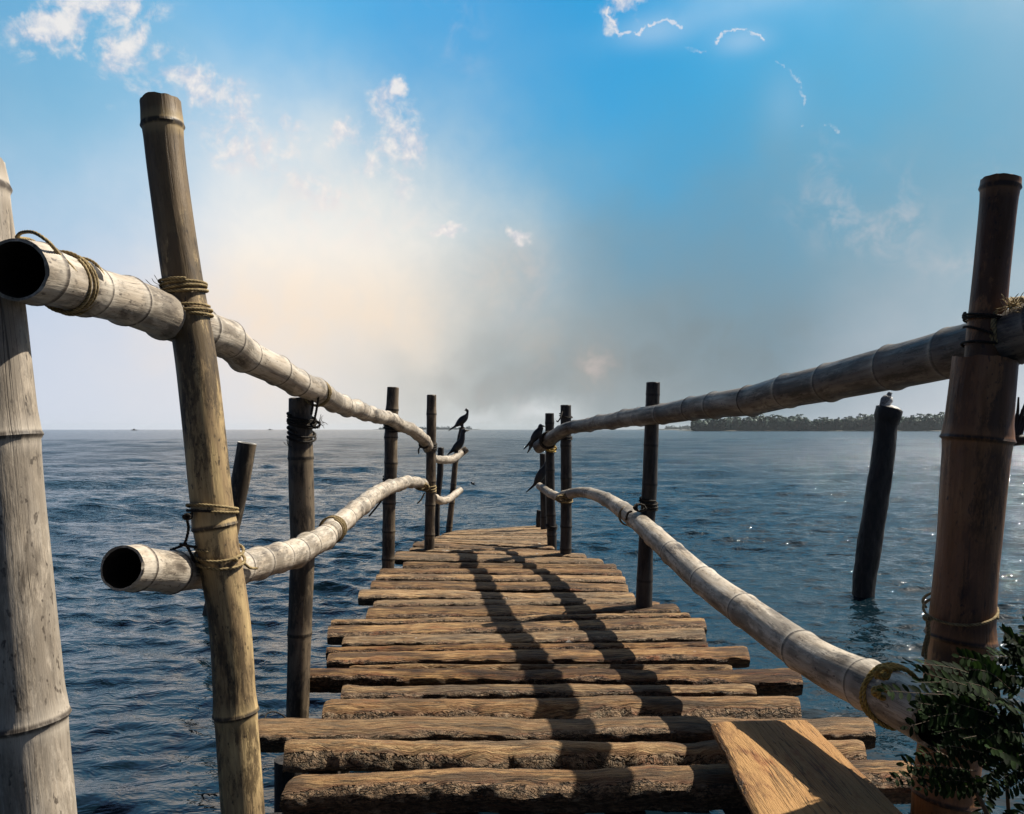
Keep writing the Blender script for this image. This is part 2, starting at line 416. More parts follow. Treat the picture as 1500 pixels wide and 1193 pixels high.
lp5, _, _ = bamboo('post', [(646, 656, 10.0, 9), (645, 690, 10.0, 9.5), (641, 740, 10.0, 8), (640, 830, 10.0, 8)], M['bam_dark'], LR, seed=24, gap=0.3, hollow=(False, False), seg=20, label='dark crooked post behind the others')
lp6, _, _ = bamboo('post', [(677, 627, 9.8, 7.5), (668, 672, 9.8, 8), (663, 725, 9.8, 8.5), (658, 775, 9.8, 9), (654, 835, 9.8, 9)], M['bam_brown'], LR, seed=25, gap=0.26, hollow=(False, False), seg=20)

lrt, _, _ = bamboo('handrail', [(14, 398, 1.50, 93), (100, 416, 1.72, 76), (170, 436, 1.98, 70), (230, 456, 2.26, 66), (285, 484, 2.55, 59), (330, 500, 2.81, 53), (400, 539, 3.29, 43), (460, 573, 3.85, 34), (522, 600, 5.2, 24.5), (565, 613, 6.7, 19.5), (597, 628, 7.5, 18), (622, 647, 8.02, 17), (631, 660, 8.38, 15)],
    M['bam_pale'], LR, gap=0.27, seed=31, hollow=(True, False), ds=0.01, seg=36, kink=0.2, label='thick lumpy upper rail')
lrl, _, _ = bamboo('lower_rail', [(181, 838, 2.02, 65), (315, 838, 2.6, 52), (350, 834, 2.83, 48), (420, 816, 3.45, 42), (456, 800, 3.85, 37), (500, 764, 4.5, 30), (550, 725, 5.7, 23), (590, 708, 6.9, 18), (616, 707, 8.0, 14), (630, 713, 8.4, 12)],
    M['bam_pale'], LR, gap=0.25, seed=32, hollow=(True, False), ds=0.01, seg=36, kink=0.15)
lr3, _, _ = bamboo('handrail', [(634, 671, 8.5, 10.5), (648, 674, 8.9, 11.5), (664, 672, 9.3, 11.5), (674, 665, 9.55, 11), (683, 658, 9.6, 10.5)],
    M['bam_pale'], LR, gap=0.2, seed=33, hollow=(False, True), ds=0.012, seg=20, kink=0.1)
lr4, _, _ = bamboo('lower_rail', [(634, 729, 8.5, 12), (646, 734, 8.8, 11.5), (658, 731, 9.2, 10.5), (668, 723, 9.5, 10), (675, 718, 9.6, 9)],
    M['bam_pale'], LR, gap=0.2, seed=34, hollow=(False, True), ds=0.012, seg=20, kink=0.1)

up = Vector((0.08, 0, -1))
def W(px, py, d, wpx, turns, pitch, seed, axis=(0.08, 0, -1), k=1.06, tilt=(0, 0), extra=0.004):
    return wrap_pts(P(px, py, d), axis, 0.5 * wpx / F * d * k + extra, turns, pitch, seed, tilt)
# near left post: upper lashing, two bands
rope('rope_lashing', [W(269, 421, 2.38, 56, 3.2, 0.0118, 1, (.1, 0, -1), tilt=(.03, .02))], 0.0045, M['rope'], lp1)
rope('rope_lashing', [W(276, 457, 2.38, 57, 2.2, 0.0112, 2, (.1, 0, -1), tilt=(.05, -.05)),
      [P(240, 428, 2.36), P(236, 445, 2.33), P(239, 462, 2.34), P(246, 470, 2.36)]], 0.0045, M['rope'], lp1, tufts=[(P(236, 419, 2.36), 0.05, 14)])
rope('rope_lashing', [W(311, 748, 2.38, 60, 1.4, 0.012, 3, (.08, 0, -1), tilt=(.16, -.18)),
      [P(282, 752, 2.33), P(274, 758, 2.3), P(276, 775, 2.31), P(271, 795, 2.31), P(263, 801, 2.32), P(249, 806, 2.33)],
      [P(271, 795, 2.31), P(280, 812, 2.32), P(287, 832, 2.36), P(290, 850, 2.4)], [P(263, 797, 2.31), P(275, 800, 2.3), P(288, 802, 2.33)], knot(P(275, 757, 2.3), 0.009, 1)], 0.0042, M['rope_d'], lp1, label='dark loose cord hanging from the post')
rope('rope_lashing', [W(322, 812, 2.38, 59, 2.2, 0.024, 4, (.08, 0, -1), tilt=(.22, .12)),
      [P(346, 820, 2.33), P(356, 824, 2.62), P(366, 832, 2.75), P(377, 833, 2.8)]], 0.0048, M['rope'], lp1)
rope('rope_lashing', [W(311, 744, 2.38, 60, 1.6, 0.014, 33, (.08, 0, -1), tilt=(.16, -.18), extra=0.006)], 0.0045, M['rope'], lp1)
# loop over the end of the top rail
axr = (P(100, 416, 1.72) - P(20, 400, 1.50))
rope('rope_lashing', [W(96, 414, 1.70, 77, 2.3, 0.018, 5, axr, extra=0.003, tilt=(.1, .15)), W(112, 419, 1.77, 76, 1.4, 0.02, 6, axr, extra=0.003, tilt=(-.3, .25)),
      [P(24, 348, 1.55), P(32, 341, 1.52), P(50, 341, 1.5), P(70, 354, 1.5), P(86, 372, 1.56), P(104, 390, 1.6), P(122, 414, 1.66)],
      [P(26, 349, 1.56), P(45, 352, 1.6), P(70, 366, 1.62), P(90, 378, 1.62), P(104, 396, 1.62)]], 0.0037, M['rope'], lrt)
# second post: twine and cords
rope('rope_lashing', [W(442, 617, 3.95, 35, 4.5, 0.012, 7, (0, 0, -1), tilt=(.2, .1)), W(442, 636, 3.95, 35, 2.2, 0.02, 8, (0, 0, -1), tilt=(.3, .2)),
      [P(459, 560, 3.75), P(466, 580, 3.76), P(464, 598, 3.8), P(459, 622, 3.85)], [P(452, 572, 3.72), P(458, 590, 3.8), P(456, 608, 3.84)], knot(P(462, 622, 3.86), 0.02, 3, 2)],
      0.0062, M['rope_d'], lp2, tufts=[(P(467, 621, 3.85), 0.055, 14), (P(424, 654, 3.9), 0.04, 10)], seg=8)
rope('rope_lashing', [W(464, 575, 3.9, 34, 2.4, 0.02, 9, P(522, 600, 5.2) - P(460, 573, 3.85), tilt=(.2, .1))], 0.0055, M['rope'], lrt, seg=8)
rope('rope_lashing', [W(487, 776, 4.2, 33, 3.3, 0.022, 10, P(500, 764, 4.5) - P(456, 800, 3.85), tilt=(.05, .1))], 0.0055, M['rope'], lrl, seg=8)
rope('rope_lashing', [W(572, 704, 7.2, 19, 2, 0.02, 12, (0, 0, -1), tilt=(.2, .2)), [P(561, 731, 6.4), P(550, 745, 6.35), P(540, 757, 6.3)]], 0.008, M['rope_d'], lp3, seg=6, dsk=1)
rope('rope_lashing', [W(573, 625, 7.2, 19, 3, 0.02, 13, (0, 0, -1), tilt=(.2, .2))], 0.008, M['rope_d'], lp3, seg=6, dsk=1)
rope('rope_lashing', [W(631, 653, 8.25, 15, 4, 0.02, 14, (0, 0, -1), tilt=(.15, .2)), knot(P(621, 652, 8.0), 0.04, 4, 3), [P(620, 652, 8), P(614, 657, 8), P(613, 665, 8)]], 0.009, M['rope_d'], lp4, seg=6, dsk=1)
rope('rope_lashing', [W(630, 716, 8.25, 15, 3, 0.025, 15, (0, 0, -1), tilt=(.15, .2)), knot(P(617, 712, 8.0), 0.05, 6, 3), knot(P(622, 714, 8.0), 0.04, 9, 3), [P(622, 722, 8), P(617, 732, 8), P(611, 738, 8)]], 0.0085, M['rope'], lp4, seg=6, dsk=1)

# ---------------------------------------------------------------- RIGHT RAILING
rp1, _, _ = bamboo('post', [(1443, 528, 2.52, 85), (1432, 640, 2.52, 89), (1419, 800, 2.52, 83), (1406, 950, 2.52, 86), (1394, 1080, 2.52, 84), (1382, 1193, 2.52, 84), (1362, 1440, 2.52, 84)],
    M['bam_red'], RR, seed=41, nodes=[(1432, 645), (1407, 935), (1385, 1165)], hollow=(True, False), ds=0.008, seg=40, kink=0.02, label='thick reddish brown lower post split near its top')
rp1b, _, _ = bamboo('post', [(1466, 262, 2.52, 51), (1459, 330, 2.52, 49), (1450, 420, 2.52, 49), (1441, 520, 2.52, 51), (1434, 620, 2.52, 51)],
    M['bam_red'], RR, seed=42, nodes=[(1465, 278)], hollow=(True, False), ds=0.008, seg=36, kink=0.02, label='thinner pole standing inside the thick post')
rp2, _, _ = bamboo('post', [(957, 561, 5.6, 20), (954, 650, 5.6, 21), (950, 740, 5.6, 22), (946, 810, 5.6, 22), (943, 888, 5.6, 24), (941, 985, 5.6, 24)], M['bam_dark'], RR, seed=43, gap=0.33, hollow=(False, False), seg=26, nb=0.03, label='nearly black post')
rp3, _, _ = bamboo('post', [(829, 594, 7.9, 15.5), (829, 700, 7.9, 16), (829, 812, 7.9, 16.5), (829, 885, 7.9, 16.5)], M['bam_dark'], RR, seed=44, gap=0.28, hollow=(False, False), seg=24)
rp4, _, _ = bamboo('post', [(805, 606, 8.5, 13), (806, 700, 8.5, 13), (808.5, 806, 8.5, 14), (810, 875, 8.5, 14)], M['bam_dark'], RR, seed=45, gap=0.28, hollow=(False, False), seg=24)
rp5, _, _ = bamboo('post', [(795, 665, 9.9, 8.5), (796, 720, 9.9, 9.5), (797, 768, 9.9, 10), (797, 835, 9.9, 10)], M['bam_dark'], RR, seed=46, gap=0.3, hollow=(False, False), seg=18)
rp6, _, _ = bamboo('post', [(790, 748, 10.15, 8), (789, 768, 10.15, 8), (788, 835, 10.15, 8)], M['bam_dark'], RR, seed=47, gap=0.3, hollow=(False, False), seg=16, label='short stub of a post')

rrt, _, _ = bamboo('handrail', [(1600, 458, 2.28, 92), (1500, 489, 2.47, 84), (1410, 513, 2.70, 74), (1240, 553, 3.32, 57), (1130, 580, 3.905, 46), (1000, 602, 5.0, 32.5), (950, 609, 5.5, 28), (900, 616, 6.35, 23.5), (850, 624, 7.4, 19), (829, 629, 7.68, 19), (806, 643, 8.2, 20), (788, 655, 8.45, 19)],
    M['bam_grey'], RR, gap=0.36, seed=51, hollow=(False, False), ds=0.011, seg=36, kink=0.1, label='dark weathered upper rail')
rrl, _, _ = bamboo('lower_rail', [(1375, 1053, 2.31, 84), (1286, 1008, 2.59, 73), (1200, 967, 2.93, 60), (1103, 901, 3.506, 49), (1026, 846, 4.17, 40), (945, 772, 5.43, 29), (911, 747, 6.2, 24), (882, 729, 6.9, 19), (854, 721.5, 7.4, 15), (825, 726, 7.75, 14)],
    M['bam_pale'], RR, gap=0.5, seed=52, hollow=(True, False), ds=0.011, seg=36, kink=0.09, nb=0.055, label='pale lower rail')
rr3, _, _ = bamboo('lower_rail', [(824, 731, 7.75, 12), (808, 724, 8.2, 12), (790, 712, 8.6, 10.5)], M['bam_pale'], RR, gap=0.2, seed=53, hollow=(False, False), seg=20)

rope('rope_lashing', [W(1444, 466, 2.52, 50, 2.3, 0.011, 61, (-.08, 0, -1), tilt=(.05, .05)), W(1441, 507, 2.52, 50, 1.2, 0.012, 62, (-.08, 0, -1), tilt=(.05, .0)), W(1443, 485, 2.52, 50, 1.1, 0.03, 63, (-.08, 0, -1), tilt=(.4, .2))], 0.0042, M['rope_d'], rp1b)
fr = [W(1482 + 3 * i, 488 - i, 2.5, 80, 1.0, 0.008, 70 + i, P(1410, 514, 2.70) - P(1500, 489, 2.47), tilt=(.12 * math.sin(i), .12 * math.cos(i * 2)), extra=.004 + .003 * (i % 3)) for i in range(8)]
rope('rope_lashing', fr, 0.0065, M['rope'], rrt, tufts=[(P(1478, 450, 2.42), 0.045, 18), (P(1488, 447, 2.41), 0.05, 18)], label='frayed coil of rope')
rope('rope_lashing', [W(1406, 892, 2.52, 86, 1.6, 0.016, 64, (-.08, 0, -1), tilt=(-.16, .3)), [P(1362, 903, 2.43), P(1358, 908, 2.42), P(1359, 925, 2.42), P(1354, 945, 2.42), P(1351, 962, 2.42)], [P(1360, 906, 2.42), P(1361, 930, 2.42), P(1357, 950, 2.42), P(1356, 966, 2.42)], knot(P(1359, 906, 2.42), 0.008, 2)], 0.0045, M['rope'], rp1, tufts=[(P(1352, 963, 2.42), 0.012, 8)])
rope('rope_lashing', [W(1306, 1019, 2.54, 76, 2.6, 0.013, 65, P(1200, 967, 2.93) - P(1286, 1008, 2.59), tilt=(.1, .15), extra=.003), W(1309, 1020, 2.53, 76, 1.2, 0.014, 66, P(1200, 967, 2.93) - P(1286, 1008, 2.59), tilt=(-.2, .1), extra=.008), knot(P(1293, 985, 2.45), 0.019, 5, 4), knot(P(1291, 1015, 2.44), 0.018, 8, 4)], 0.0066, M['rope_y'], rrl, label='bright yellow rope binding')
rope('rope_lashing', [W(950, 738, 5.6, 22, 3.2, 0.022, 67, (0, 0, -1), tilt=(.25, .1)), knot(P(937, 744, 5.4), 0.03, 3, 3), [P(926, 749, 5.55), P(920, 752, 5.6), P(917, 762, 5.7)]], 0.0075, M['rope_d'], rp2, seg=8, dsk=.8)
rope('rope_lashing', [W(921, 756, 5.95, 25, 2.2, 0.02, 68, P(945, 772, 5.4) - P(911, 747, 6.2), tilt=(.1, .1))], 0.006, M['rope'], rrl, seg=8, dsk=.8)
rope('rope_lashing', [W(829, 731, 7.9, 16.5, 3, 0.02, 69, (0, 0, -1), tilt=(.2, .1)), knot(P(830, 729, 7.65), 0.045, 7, 3), knot(P(822, 731, 7.65), 0.04, 8, 3)], 0.009, M['rope'], rp3, seg=6, dsk=1)
rope('rope_lashing', [W(829, 640, 7.9, 16, 2, 0.02, 71, (0, 0, -1), tilt=(.2, .1)), [P(824, 603, 7.7), P(821, 612, 7.65), P(817, 618, 7.65), P(815, 616, 7.65)], W(829, 610, 7.9, 16, 1.3, 0.02, 75, (0, 0, -1), tilt=(.2, .1))], 0.007, M['rope_d'], rp3, seg=6, dsk=1)
rope('rope_lashing', [W(806, 657, 8.5, 13.5, 2.5, 0.025, 72, (0, 0, -1), tilt=(.3, .1)), knot(P(808, 657, 8.3), 0.04, 2, 2)], 0.008, M['rope_y'], rp4, seg=6, dsk=1)
rope('rope_lashing', [W(803, 645, 8.25, 20, 2.5, 0.03, 73, P(788, 655, 8.45) - P(829, 629, 7.68), tilt=(.1, .2))], 0.012, M['rope_d'], rrt, seg=6, dsk=1)
rope('rope_lashing', [W(808, 772, 8.5, 14, 2.5, 0.02, 74, (0, 0, -1), tilt=(.2, .1))], 0.007, M['rope_d'], rp4, seg=6, dsk=1)

# ---------------------------------------------------------------- DECK
DK = empty('wooden_jetty', D(740, 1000), 'rough plank jetty deck narrowing out over the water', 'jetty')
def plank(fl, fr, bl, br, th, seed, mat=None, parent=None, wave=0.012, bark=0.5, wear=0.0, name='plank', dz=0.0, dome=0.012, drop=0.0, gap=0.0, label=None, zt=None):
    rr = random.Random(seed)
    L = ((fr - fl).length + (br - bl).length) / 2
    n = max(24, int(L / 0.022))
    prof = [  # u: 0 back .. 1 front, v: 0 top .. 1 bottom, bark
        (0.0, 0.35, .9), (0.0, 0.08, .7), (0.03, 0.0, .55), (0.14, 0, .2), (0.32, 0, 0), (0.5, 0, 0.), (0.64, 0, .12), (0.77, 0.0, .34), (0.89, 0.01, .55), (0.97, 0.05, .8), (1.0, 0.14, 1.), (0.99, 0.3, 1.), (0.94, 0.5, 1.), (0.86, 0.75, 1.), (0.74, 1.0, .9), (0.4, 1.0, .5), (0.1, 1.0, .5), (0.02, 0.8, .9)]
    k = len(prof); V, pc, bk, wr, Fc = [], [], [], [], []
    W0 = ((fl - bl).length + (fr - br).length) / 2
    tl, tr = rr.uniform(-.006, .006), rr.uniform(-.006, .006)
    barkw = rr.uniform(-.25, .25) + bark
    for i in range(n + 1):
        t = i / n
        a = fl.lerp(fr, t); b = bl.lerp(br, t); s = t * L
        wf = wave * (1.3 * fbm((s * 2.3, seed * 3.1, 0), 3) + 0.6 * fbm((s * 9, seed * 3.1, 5), 3)) - W0 * gap
        wb = wave * (1.0 * fbm((s * 2.1, seed * 3.1, 9), 3) + 0.5 * fbm((s * 9, seed * 3.1, 15), 3))
        wz = wave * 0.55 * fbm((s * 1.7, seed * 2.7, 19), 2) + tl * (1 - t) + tr * t
        bw = barkw + 0.9 * fbm((s * 1.6, seed * 1.7, 33), 3)
        endin = min(s, L - s); er = 0.0
        if endin < 0.02: er = (1 - endin / 0.02) * 0.006
        dirv = (a - b); W_ = dirv.length; dirv.normalize()
        a2 = a + dirv * wf; b2 = b + dirv * wb; wid = (a2 - b2).length
        for (u, v, bb) in prof:
            p = b2.lerp(a2, u)
            jit = 0.0
            if bb > 0.3:
                jit = 0.0045 * fbm((s * 20, seed + u * 3, v * 4), 4) * (wave / 0.012)
            z = dz + wz - drop * max(0, (u - .5) / .5) ** 1.7 * (1 - v * .8) - th * v - dome * (2 * u - 1) ** 2 * (1 if v < .5 else 0) - er * (1 if v < .5 else -1) + 0.0022 * fbm((s * 9, u * 4, seed), 2) + jit * 0.6
            q = p + dirv * jit
            V.append((q.x, q.y, (q.z + z)))
            pc.append((s + seed * 1.37, u * wid + (v * th if u > .9 else 0) + seed * .73, v * th))
            bk.append(bb * min(1.2, max(.2, bw + .25)) if bb < 1 else min(1., max(.35, bw + .3))); wr.append(wear)
    for i in range(n):
        for j in range(k):
            jj = (j + 1) % k
            Fc.append((i * k + j, i * k + jj, (i + 1) * k + jj, (i + 1) * k + j))
    Fc.append(tuple(range(k))[::-1]); Fc.append(tuple(n * k + j for j in range(k)))
    return mesh(name, V, Fc, mat or M['wood'], parent, {'pcoord': pc, 'bark': bk, 'wear': wr}, angle=30, label=label)

rows = [ # xl_back, xl_front, y_back_l, y_front_l, xr_back, xr_front, y_back_r, y_front_r, thickness, bark, wear
 (436, 408, 1126, 1154, 1330, 1350, 1112, 1140, .12, .72, 0),
 (420, 414, 1083, 1104, 1262, 1270, 1081, 1100, .10, .95, 0),
 (376, 373, 1048, 1074, 1277, 1283, 1049, 1070, .095, .35, 0),
 (478, 470, 1020, 1038, 1168, 1175, 1012, 1032, .09, .9, .2),
 (502, 499, 1001, 1014, 1104, 1110, 1003, 1014, .08, .55, .6),
 (432, 429, 980, 992, 1170, 1177, 979, 997, .10, .35, .0),
 (514, 510, 971.5, 978, 1070, 1074, 969, 977, .07, .9, .5),
 (482, 478, 954, 967, 1094, 1099, 947, 963, .085, .5, .2),
 (479, 477, 944.5, 951.5, 1036, 1038, 938, 944.5, .07, .5, 0),
 (504, 500, 931, 942, 1031, 1035, 919, 934.5, .07, .3, .9),
 (481, 479, 914, 929, 1031, 1036, 903, 917, .085, .35, .3),
 (486, 484, 906.5, 912, 1008, 1012, 896, 901, .07, .5, .2),
 (540, 535, 888, 904, 990, 998, 884, 894, .07, .3, .2),
 (549, 546, 877.5, 885.5, 938, 942, 875, 882, .07, .5, .5),
 (527, 524, 863.5, 875, 927, 931, 866, 873.5, .09, .4, .8),
 (545, 542, 849, 860, 919, 921, 854, 864, .07, .45, .3),
 (552, 550, 840, 846.5, 915, 917, 843, 851.5, .07, .5, .6),
 (558, 555, 831, 837.5, 909, 912, 834.5, 841, .08, .4, .3),
 (592, 589, 822.5, 829, 901, 905, 826, 832.5, .07, .85, .3),
 (580, 577, 806.5, 818, 880, 886, 818, 824.5, .09, .4, .4),
 (602, 599, 801.5, 805, 856, 860, 811.5, 816.5, .06, .4, .6),
 (607, 604, 793.5, 799.5, 822, 826, 805, 809.5, .07, .4, .6),
]
nf = 10
for i in range(nf):                                             # the far landing: narrow slats fanning round the bend
    a, b = i / nf, (i + 0.80) / nf
    yl0, yl1 = 793 - 17 * a, 793 - 17 * b
    yr0, yr1 = 803.5 - 36 * a ** 0.9, 803.5 - 36 * b ** 0.9
    xl0, xl1 = 618 + 50 * a, 618 + 50 * b
    rows.append((xl1, xl0 - random.uniform(0, 5), yl1, yl0, 812 - 10 * b + random.uniform(-2, 3), 812 - 10 * a + random.uniform(-2, 3), yr1, yr0, .055, .35, 1.0))
for i, (xlb, xlf, ybl, yfl, xrb, xrf, ybr, yfr, th, bk, we) in enumerate(rows):
    plank(D(xlf, yfl), D(xrf, yfr), D(xlb, ybl), D(xrb, ybr), th, i + 1, parent=DK, bark=bk, wear=we,
          wave=0.023 if i < 6 else (0.019 if i < 22 else 0.009), dz=random.uniform(-.004, .004), dome=(0.012 if bk > .7 else 0.005) if i < 22 else 0.003, gap=.0 if i < 5 else .09, drop=(.055 if bk > .8 else .02 if bk > .7 else .005) if i < 22 else .002)
plank(D(965, 890), D(967, 889), D(925, 879), D(966, 878), .07, 77, parent=DK, bark=.5)

def box_beam(name, a, b, w, h, mat, parent, seed=0, label=None):
    """rough squared timber from a to b (centre line of its top)"""
    d = (b - a); L = d.length; d.normalize(); side = d.cross(Vector((0, 0, 1))).normalized(); upv = side.cross(d)
    n = max(8, int(L / 0.08)); V, Fc = [], []
    prof = [(-.5, -.04), (-.42, 0), (.42, 0), (.5, -.04), (.5, -.94), (.42, -1), (-.42, -1), (-.5, -.94)]
    for i in range(n + 1):
        for j, (u, v) in enumerate(prof):
            q = a + d * (L * i / n) + side * (u * w * (1 + .06 * mn.noise((i * .4, seed, j)))) + upv * (v * h + .006 * mn.noise((i * .5, j, seed + 4)))
            V.append(tuple(q))
    for i in range(n):
        for j in range(8):
            Fc.append((i * 8 + j, (i + 1) * 8 + j, (i + 1) * 8 + (j + 1) % 8, i * 8 + (j + 1) % 8))
    Fc.append(tuple(range(8))); Fc.append(tuple(n * 8 + j for j in range(8))[::-1])
    return mesh(name, V, Fc, mat, parent, angle=40, label=label)
ZB = DECKZ - 0.105
for (x0, y0, x1, y1) in ((-0.74, 2.3, -0.8, 6.7), (0.0, 2.2, 0.1, 8.3), (0.92, 2.3, 0.66, 6.6), (-0.85, 6.9, -0.62, 10.0), (0.35, 8.3, 0.3, 10.2)):
    zz = ZB if y0 < 6.5 else DECKZ - 0.095
    box_beam('stringer', Vector((x0, y0, zz)), Vector((x1, y1, zz)), 0.11, 0.13, M['beam'], DK, seed=int(y0 * 10 + x0 * 3))
# cross head under the first plank and piles beneath the deck
box_beam('crosshead', Vector((-0.80, 2.55, DECKZ - .135)), Vector((1.05, 2.6, DECKZ - .135)), 0.13, 0.2, M['beam'], DK, 5)
box_beam('crosshead', Vector((-0.80, 2.34, DECKZ - .15)), Vector((1.1, 2.36, DECKZ - .15)), 0.14, 0.34, M['beam'], DK, 8)  # extra beam, added to block the water and keep the gap dark
def pile(x, y, r, seed, top=DECKZ - .2):
    V, Fc = [], []; sg = 18; n = 16
    for i in range(n + 1):
        z = top - (top + 0.6) * i / n
        for j in range(sg):
            a = 2 * math.pi * j / sg
            q = r * (1 + .1 * mn.noise((math.cos(a) + seed, math.sin(a), z * 3)))
            V.append((x + q * math.cos(a), y + q * math.sin(a), z))
    for i in range(n):
        for j in range(sg):
            Fc.append((i * sg + j, (i + 1) * sg + j, (i + 1) * sg + (j + 1) % sg, i * sg + (j + 1) % sg))
    Fc.append(tuple(range(sg)))
    return mesh('pile', V, Fc, M['trunk'], DK, angle=60)
for i, (x, y) in enumerate(((-0.88, 2.95), (0.98, 2.75), (-0.84, 4.6), (0.9, 4.6), (-0.9, 6.6), (0.72, 6.5), (-0.62, 9.7), (0.3, 9.9), (-0.98, 3.5))):
    pile(x, y, 0.065, i)

# loose board lying on the planks
zt = DECKZ + 0.15
T0, T1 = D(1042, 1053, zt), D(1184, 1050, zt)
ld = (D(1108, 1193, zt) - T0).normalized()
rdv = (D(1302, 1164, zt) - T1).normalized()
B0 = T0 + ld * 1.25; B1 = T1 + rdv * 1.25
plank(B0, T0, B1, T1, .135, 91, mat=M['board'], wave=0.006, bark=-.1, name='loose_board', dome=0.001)
lb = bpy.data.objects['loose_board']
tag(lb, 'smooth orange brown board lying lengthwise across the near planks', 'board')

# ---------------------------------------------------------------- lone poles in the water
def trunk_pole(name, pts, mat, label, cat, topmat=None, seed=0, hollow=False, bumps=.09):
    rws = []
    for (px, py, d, w) in pts:
        c = P(px, py, d); rws.append((c.x, c.y, c.z, .5 * w / F * d))
    R = catmull(rws, 0.025); sg = 28; t, N, B = frames(R[:, :3]); V, Fc, mi = [], [], []
    for i in range(len(R)):
        for j in range(sg):
            a = 2 * math.pi * j / sg
            q = R[i, 3] * (1 + bumps * fbm((math.cos(a) * 1.3 + seed, math.sin(a) * 1.3, i * .07), 3) + bumps * .4 * mn.noise((math.cos(a) * 4, math.sin(a) * 4, i * .3 + seed)))
            V.append(R[i, :3] + N[i] * q * math.cos(a) + B[i] * q * math.sin(a))
    n = len(R)
    for i in range(n - 1):
        for j in range(sg):
            Fc.append((i * sg + j, i * sg + (j + 1) % sg, (i + 1) * sg + (j + 1) % sg, (i + 1) * sg + j)); mi.append(0)
    b = len(V)
    for j in range(sg):
        a = 2 * math.pi * j / sg; q = R[0, 3] * (.72 if hollow else .6)
        V.append(R[0, :3] + N[0] * q * math.cos(a) + B[0] * q * math.sin(a) - (0 if hollow else 1) * t[0] * .03)
    for j in range(sg):
        Fc.append((j, b + j, b + (j + 1) % sg, (j + 1) % sg)); mi.append(1)
    if hollow:
        for j in range(sg):
            a = 2 * math.pi * j / sg; q = R[0, 3] * .66
            V.append(R[0, :3] + N[0] * q * math.cos(a) + B[0] * q * math.sin(a) + t[0] * .3)
        for j in range(sg):
            Fc.append((b + j, b + sg + j, b + sg + (j + 1) % sg, b + (j + 1) % sg)); mi.append(2)
        Fc.append(tuple(b + sg + j for j in range(sg))[::-1]); mi.append(2)
    else:
        Fc.append(tuple(b + j for j in range(sg))[::-1]); mi.append(1)
    NV = np.array(V); o = mesh(name, V, Fc, [mat, topmat or mat, M['hollow']], angle=60, attrs={'bcoord': NV - NV.mean(0), 'nd': np.full(len(NV), 1.0)})
    o.data.polygons.foreach_set('material_index', mi)
    return tag(o, label, cat)
trunk_pole('wooden_pile', [(1303, 599, 8.6, 38), (1300, 611, 8.6, 38), (1298, 625, 8.6, 31), (1294, 660, 8.6, 31), (1286, 720, 8.6, 33), (1275, 790, 8.6, 33), (1266, 850, 8.6, 31), (1262, 905, 8.6, 30)], M['trunk'],
           'black leaning trunk standing alone in the water with a whitened top', 'pile', M['droppings'], 3)
trunk_pole('broken_pole', [(362, 649, 7.7, 27), (355, 690, 7.7, 27), (344, 745, 7.7, 26), (325, 830, 7.7, 25), (311, 895, 7.7, 25), (303, 930, 7.7, 25)], M['bam_brown'],
           'slanting hollow dark pole rising from the water behind the left railing', 'pole', M['droppings'], 9, hollow=True, bumps=.03)

# ---------------------------------------------------------------- birds
def bird(name, label, spine, d, feet, beak, yaw_d=0.0, white=None, tail2=None, legs=2, flat=0.8, mat='bird', legoff=3.0, extra=None, vox=0.0036, cat='bird'):
    """spine: (px,py,width_px) from tail tip to head; one continuous body"""
    k = d / F
    def sweep(sp, V, Fc, squash, seg=16):
        rws = [(*P(x, y, d + yaw_d * i), .5 * w * k) for i, (x, y, w) in enumerate(sp)]
        R = catmull(rws, 0.012); t = np.gradient(R[:, :3], axis=0); t /= np.linalg.norm(t, axis=1)[:, None]
        Y = np.array([0, 1., 0]); off = len(V)
        for i in range(len(R)):
            n_ = np.cross(t[i], Y); n_ /= np.linalg.norm(n_); b_ = np.cross(t[i], n_)
            for j in range(seg):
                a = 2 * math.pi * j / seg
                V.append(R[i, :3] + max(R[i, 3], .002) * (n_ * math.cos(a) + b_ * math.sin(a) * squash))
        m = len(R)
        for i in range(m - 1):
            for j in range(seg):
                Fc.append((off + i * seg + j, off + i * seg + (j + 1) % seg, off + (i + 1) * seg + (j + 1) % seg, off + (i + 1) * seg + j))
        Fc.append(tuple(off + j for j in range(seg))[::-1]); Fc.append(tuple(off + (m - 1) * seg + j for j in range(seg)))
    V, Fc = [], []
    sweep(spine, V, Fc, flat)
    if tail2: sweep(tail2, V, Fc, .6)
    if extra:
        for e in extra: sweep(e, V, Fc, .45)
    for s_ in (-1, 1)[:legs]:
        fx, fy, bx, by = feet
        sweep([(bx + s_ * 1.0, by, legoff), (bx + s_ * 1.2, (by + fy) / 2, legoff * .8), (fx + s_ * 1.3, fy, legoff * .7), (fx + s_ * 1.3 + 2.0, fy + .3, legoff * .5)], V, Fc, 1.0, 8)
    root = mesh(name, V, Fc, M[mat])
    tag(root, label, 'cormorant' if name == 'cormorant' else cat, 'cormorants perched on the jetty' if name == 'cormorant' else None)
    md = root.modifiers.new('skin', 'REMESH'); md.mode = 'VOXEL'; md.voxel_size = vox; md.use_smooth_shade = True
    sm = root.modifiers.new('smooth', 'SMOOTH'); sm.iterations = 1; sm.factor = 0.4
    V, Fc = [], []; sweep(beak, V, Fc, .8, 10)
    mesh('beak', V, Fc, M['beak'] if mat == 'bird' else M[mat], root)
    if white:
        V, Fc = [], []; sweep(white, V, Fc, .9, 12); mesh('breast', V, Fc, M['white'], root)
    return root
def bc(cx, cy, w, sc, ox, oy): return (ox + cx / sc, oy + cy / sc, w / sc)
b1 = lambda *a: [bc(x, y, w, 10.85, 640, 580) for (x, y, w) in a]
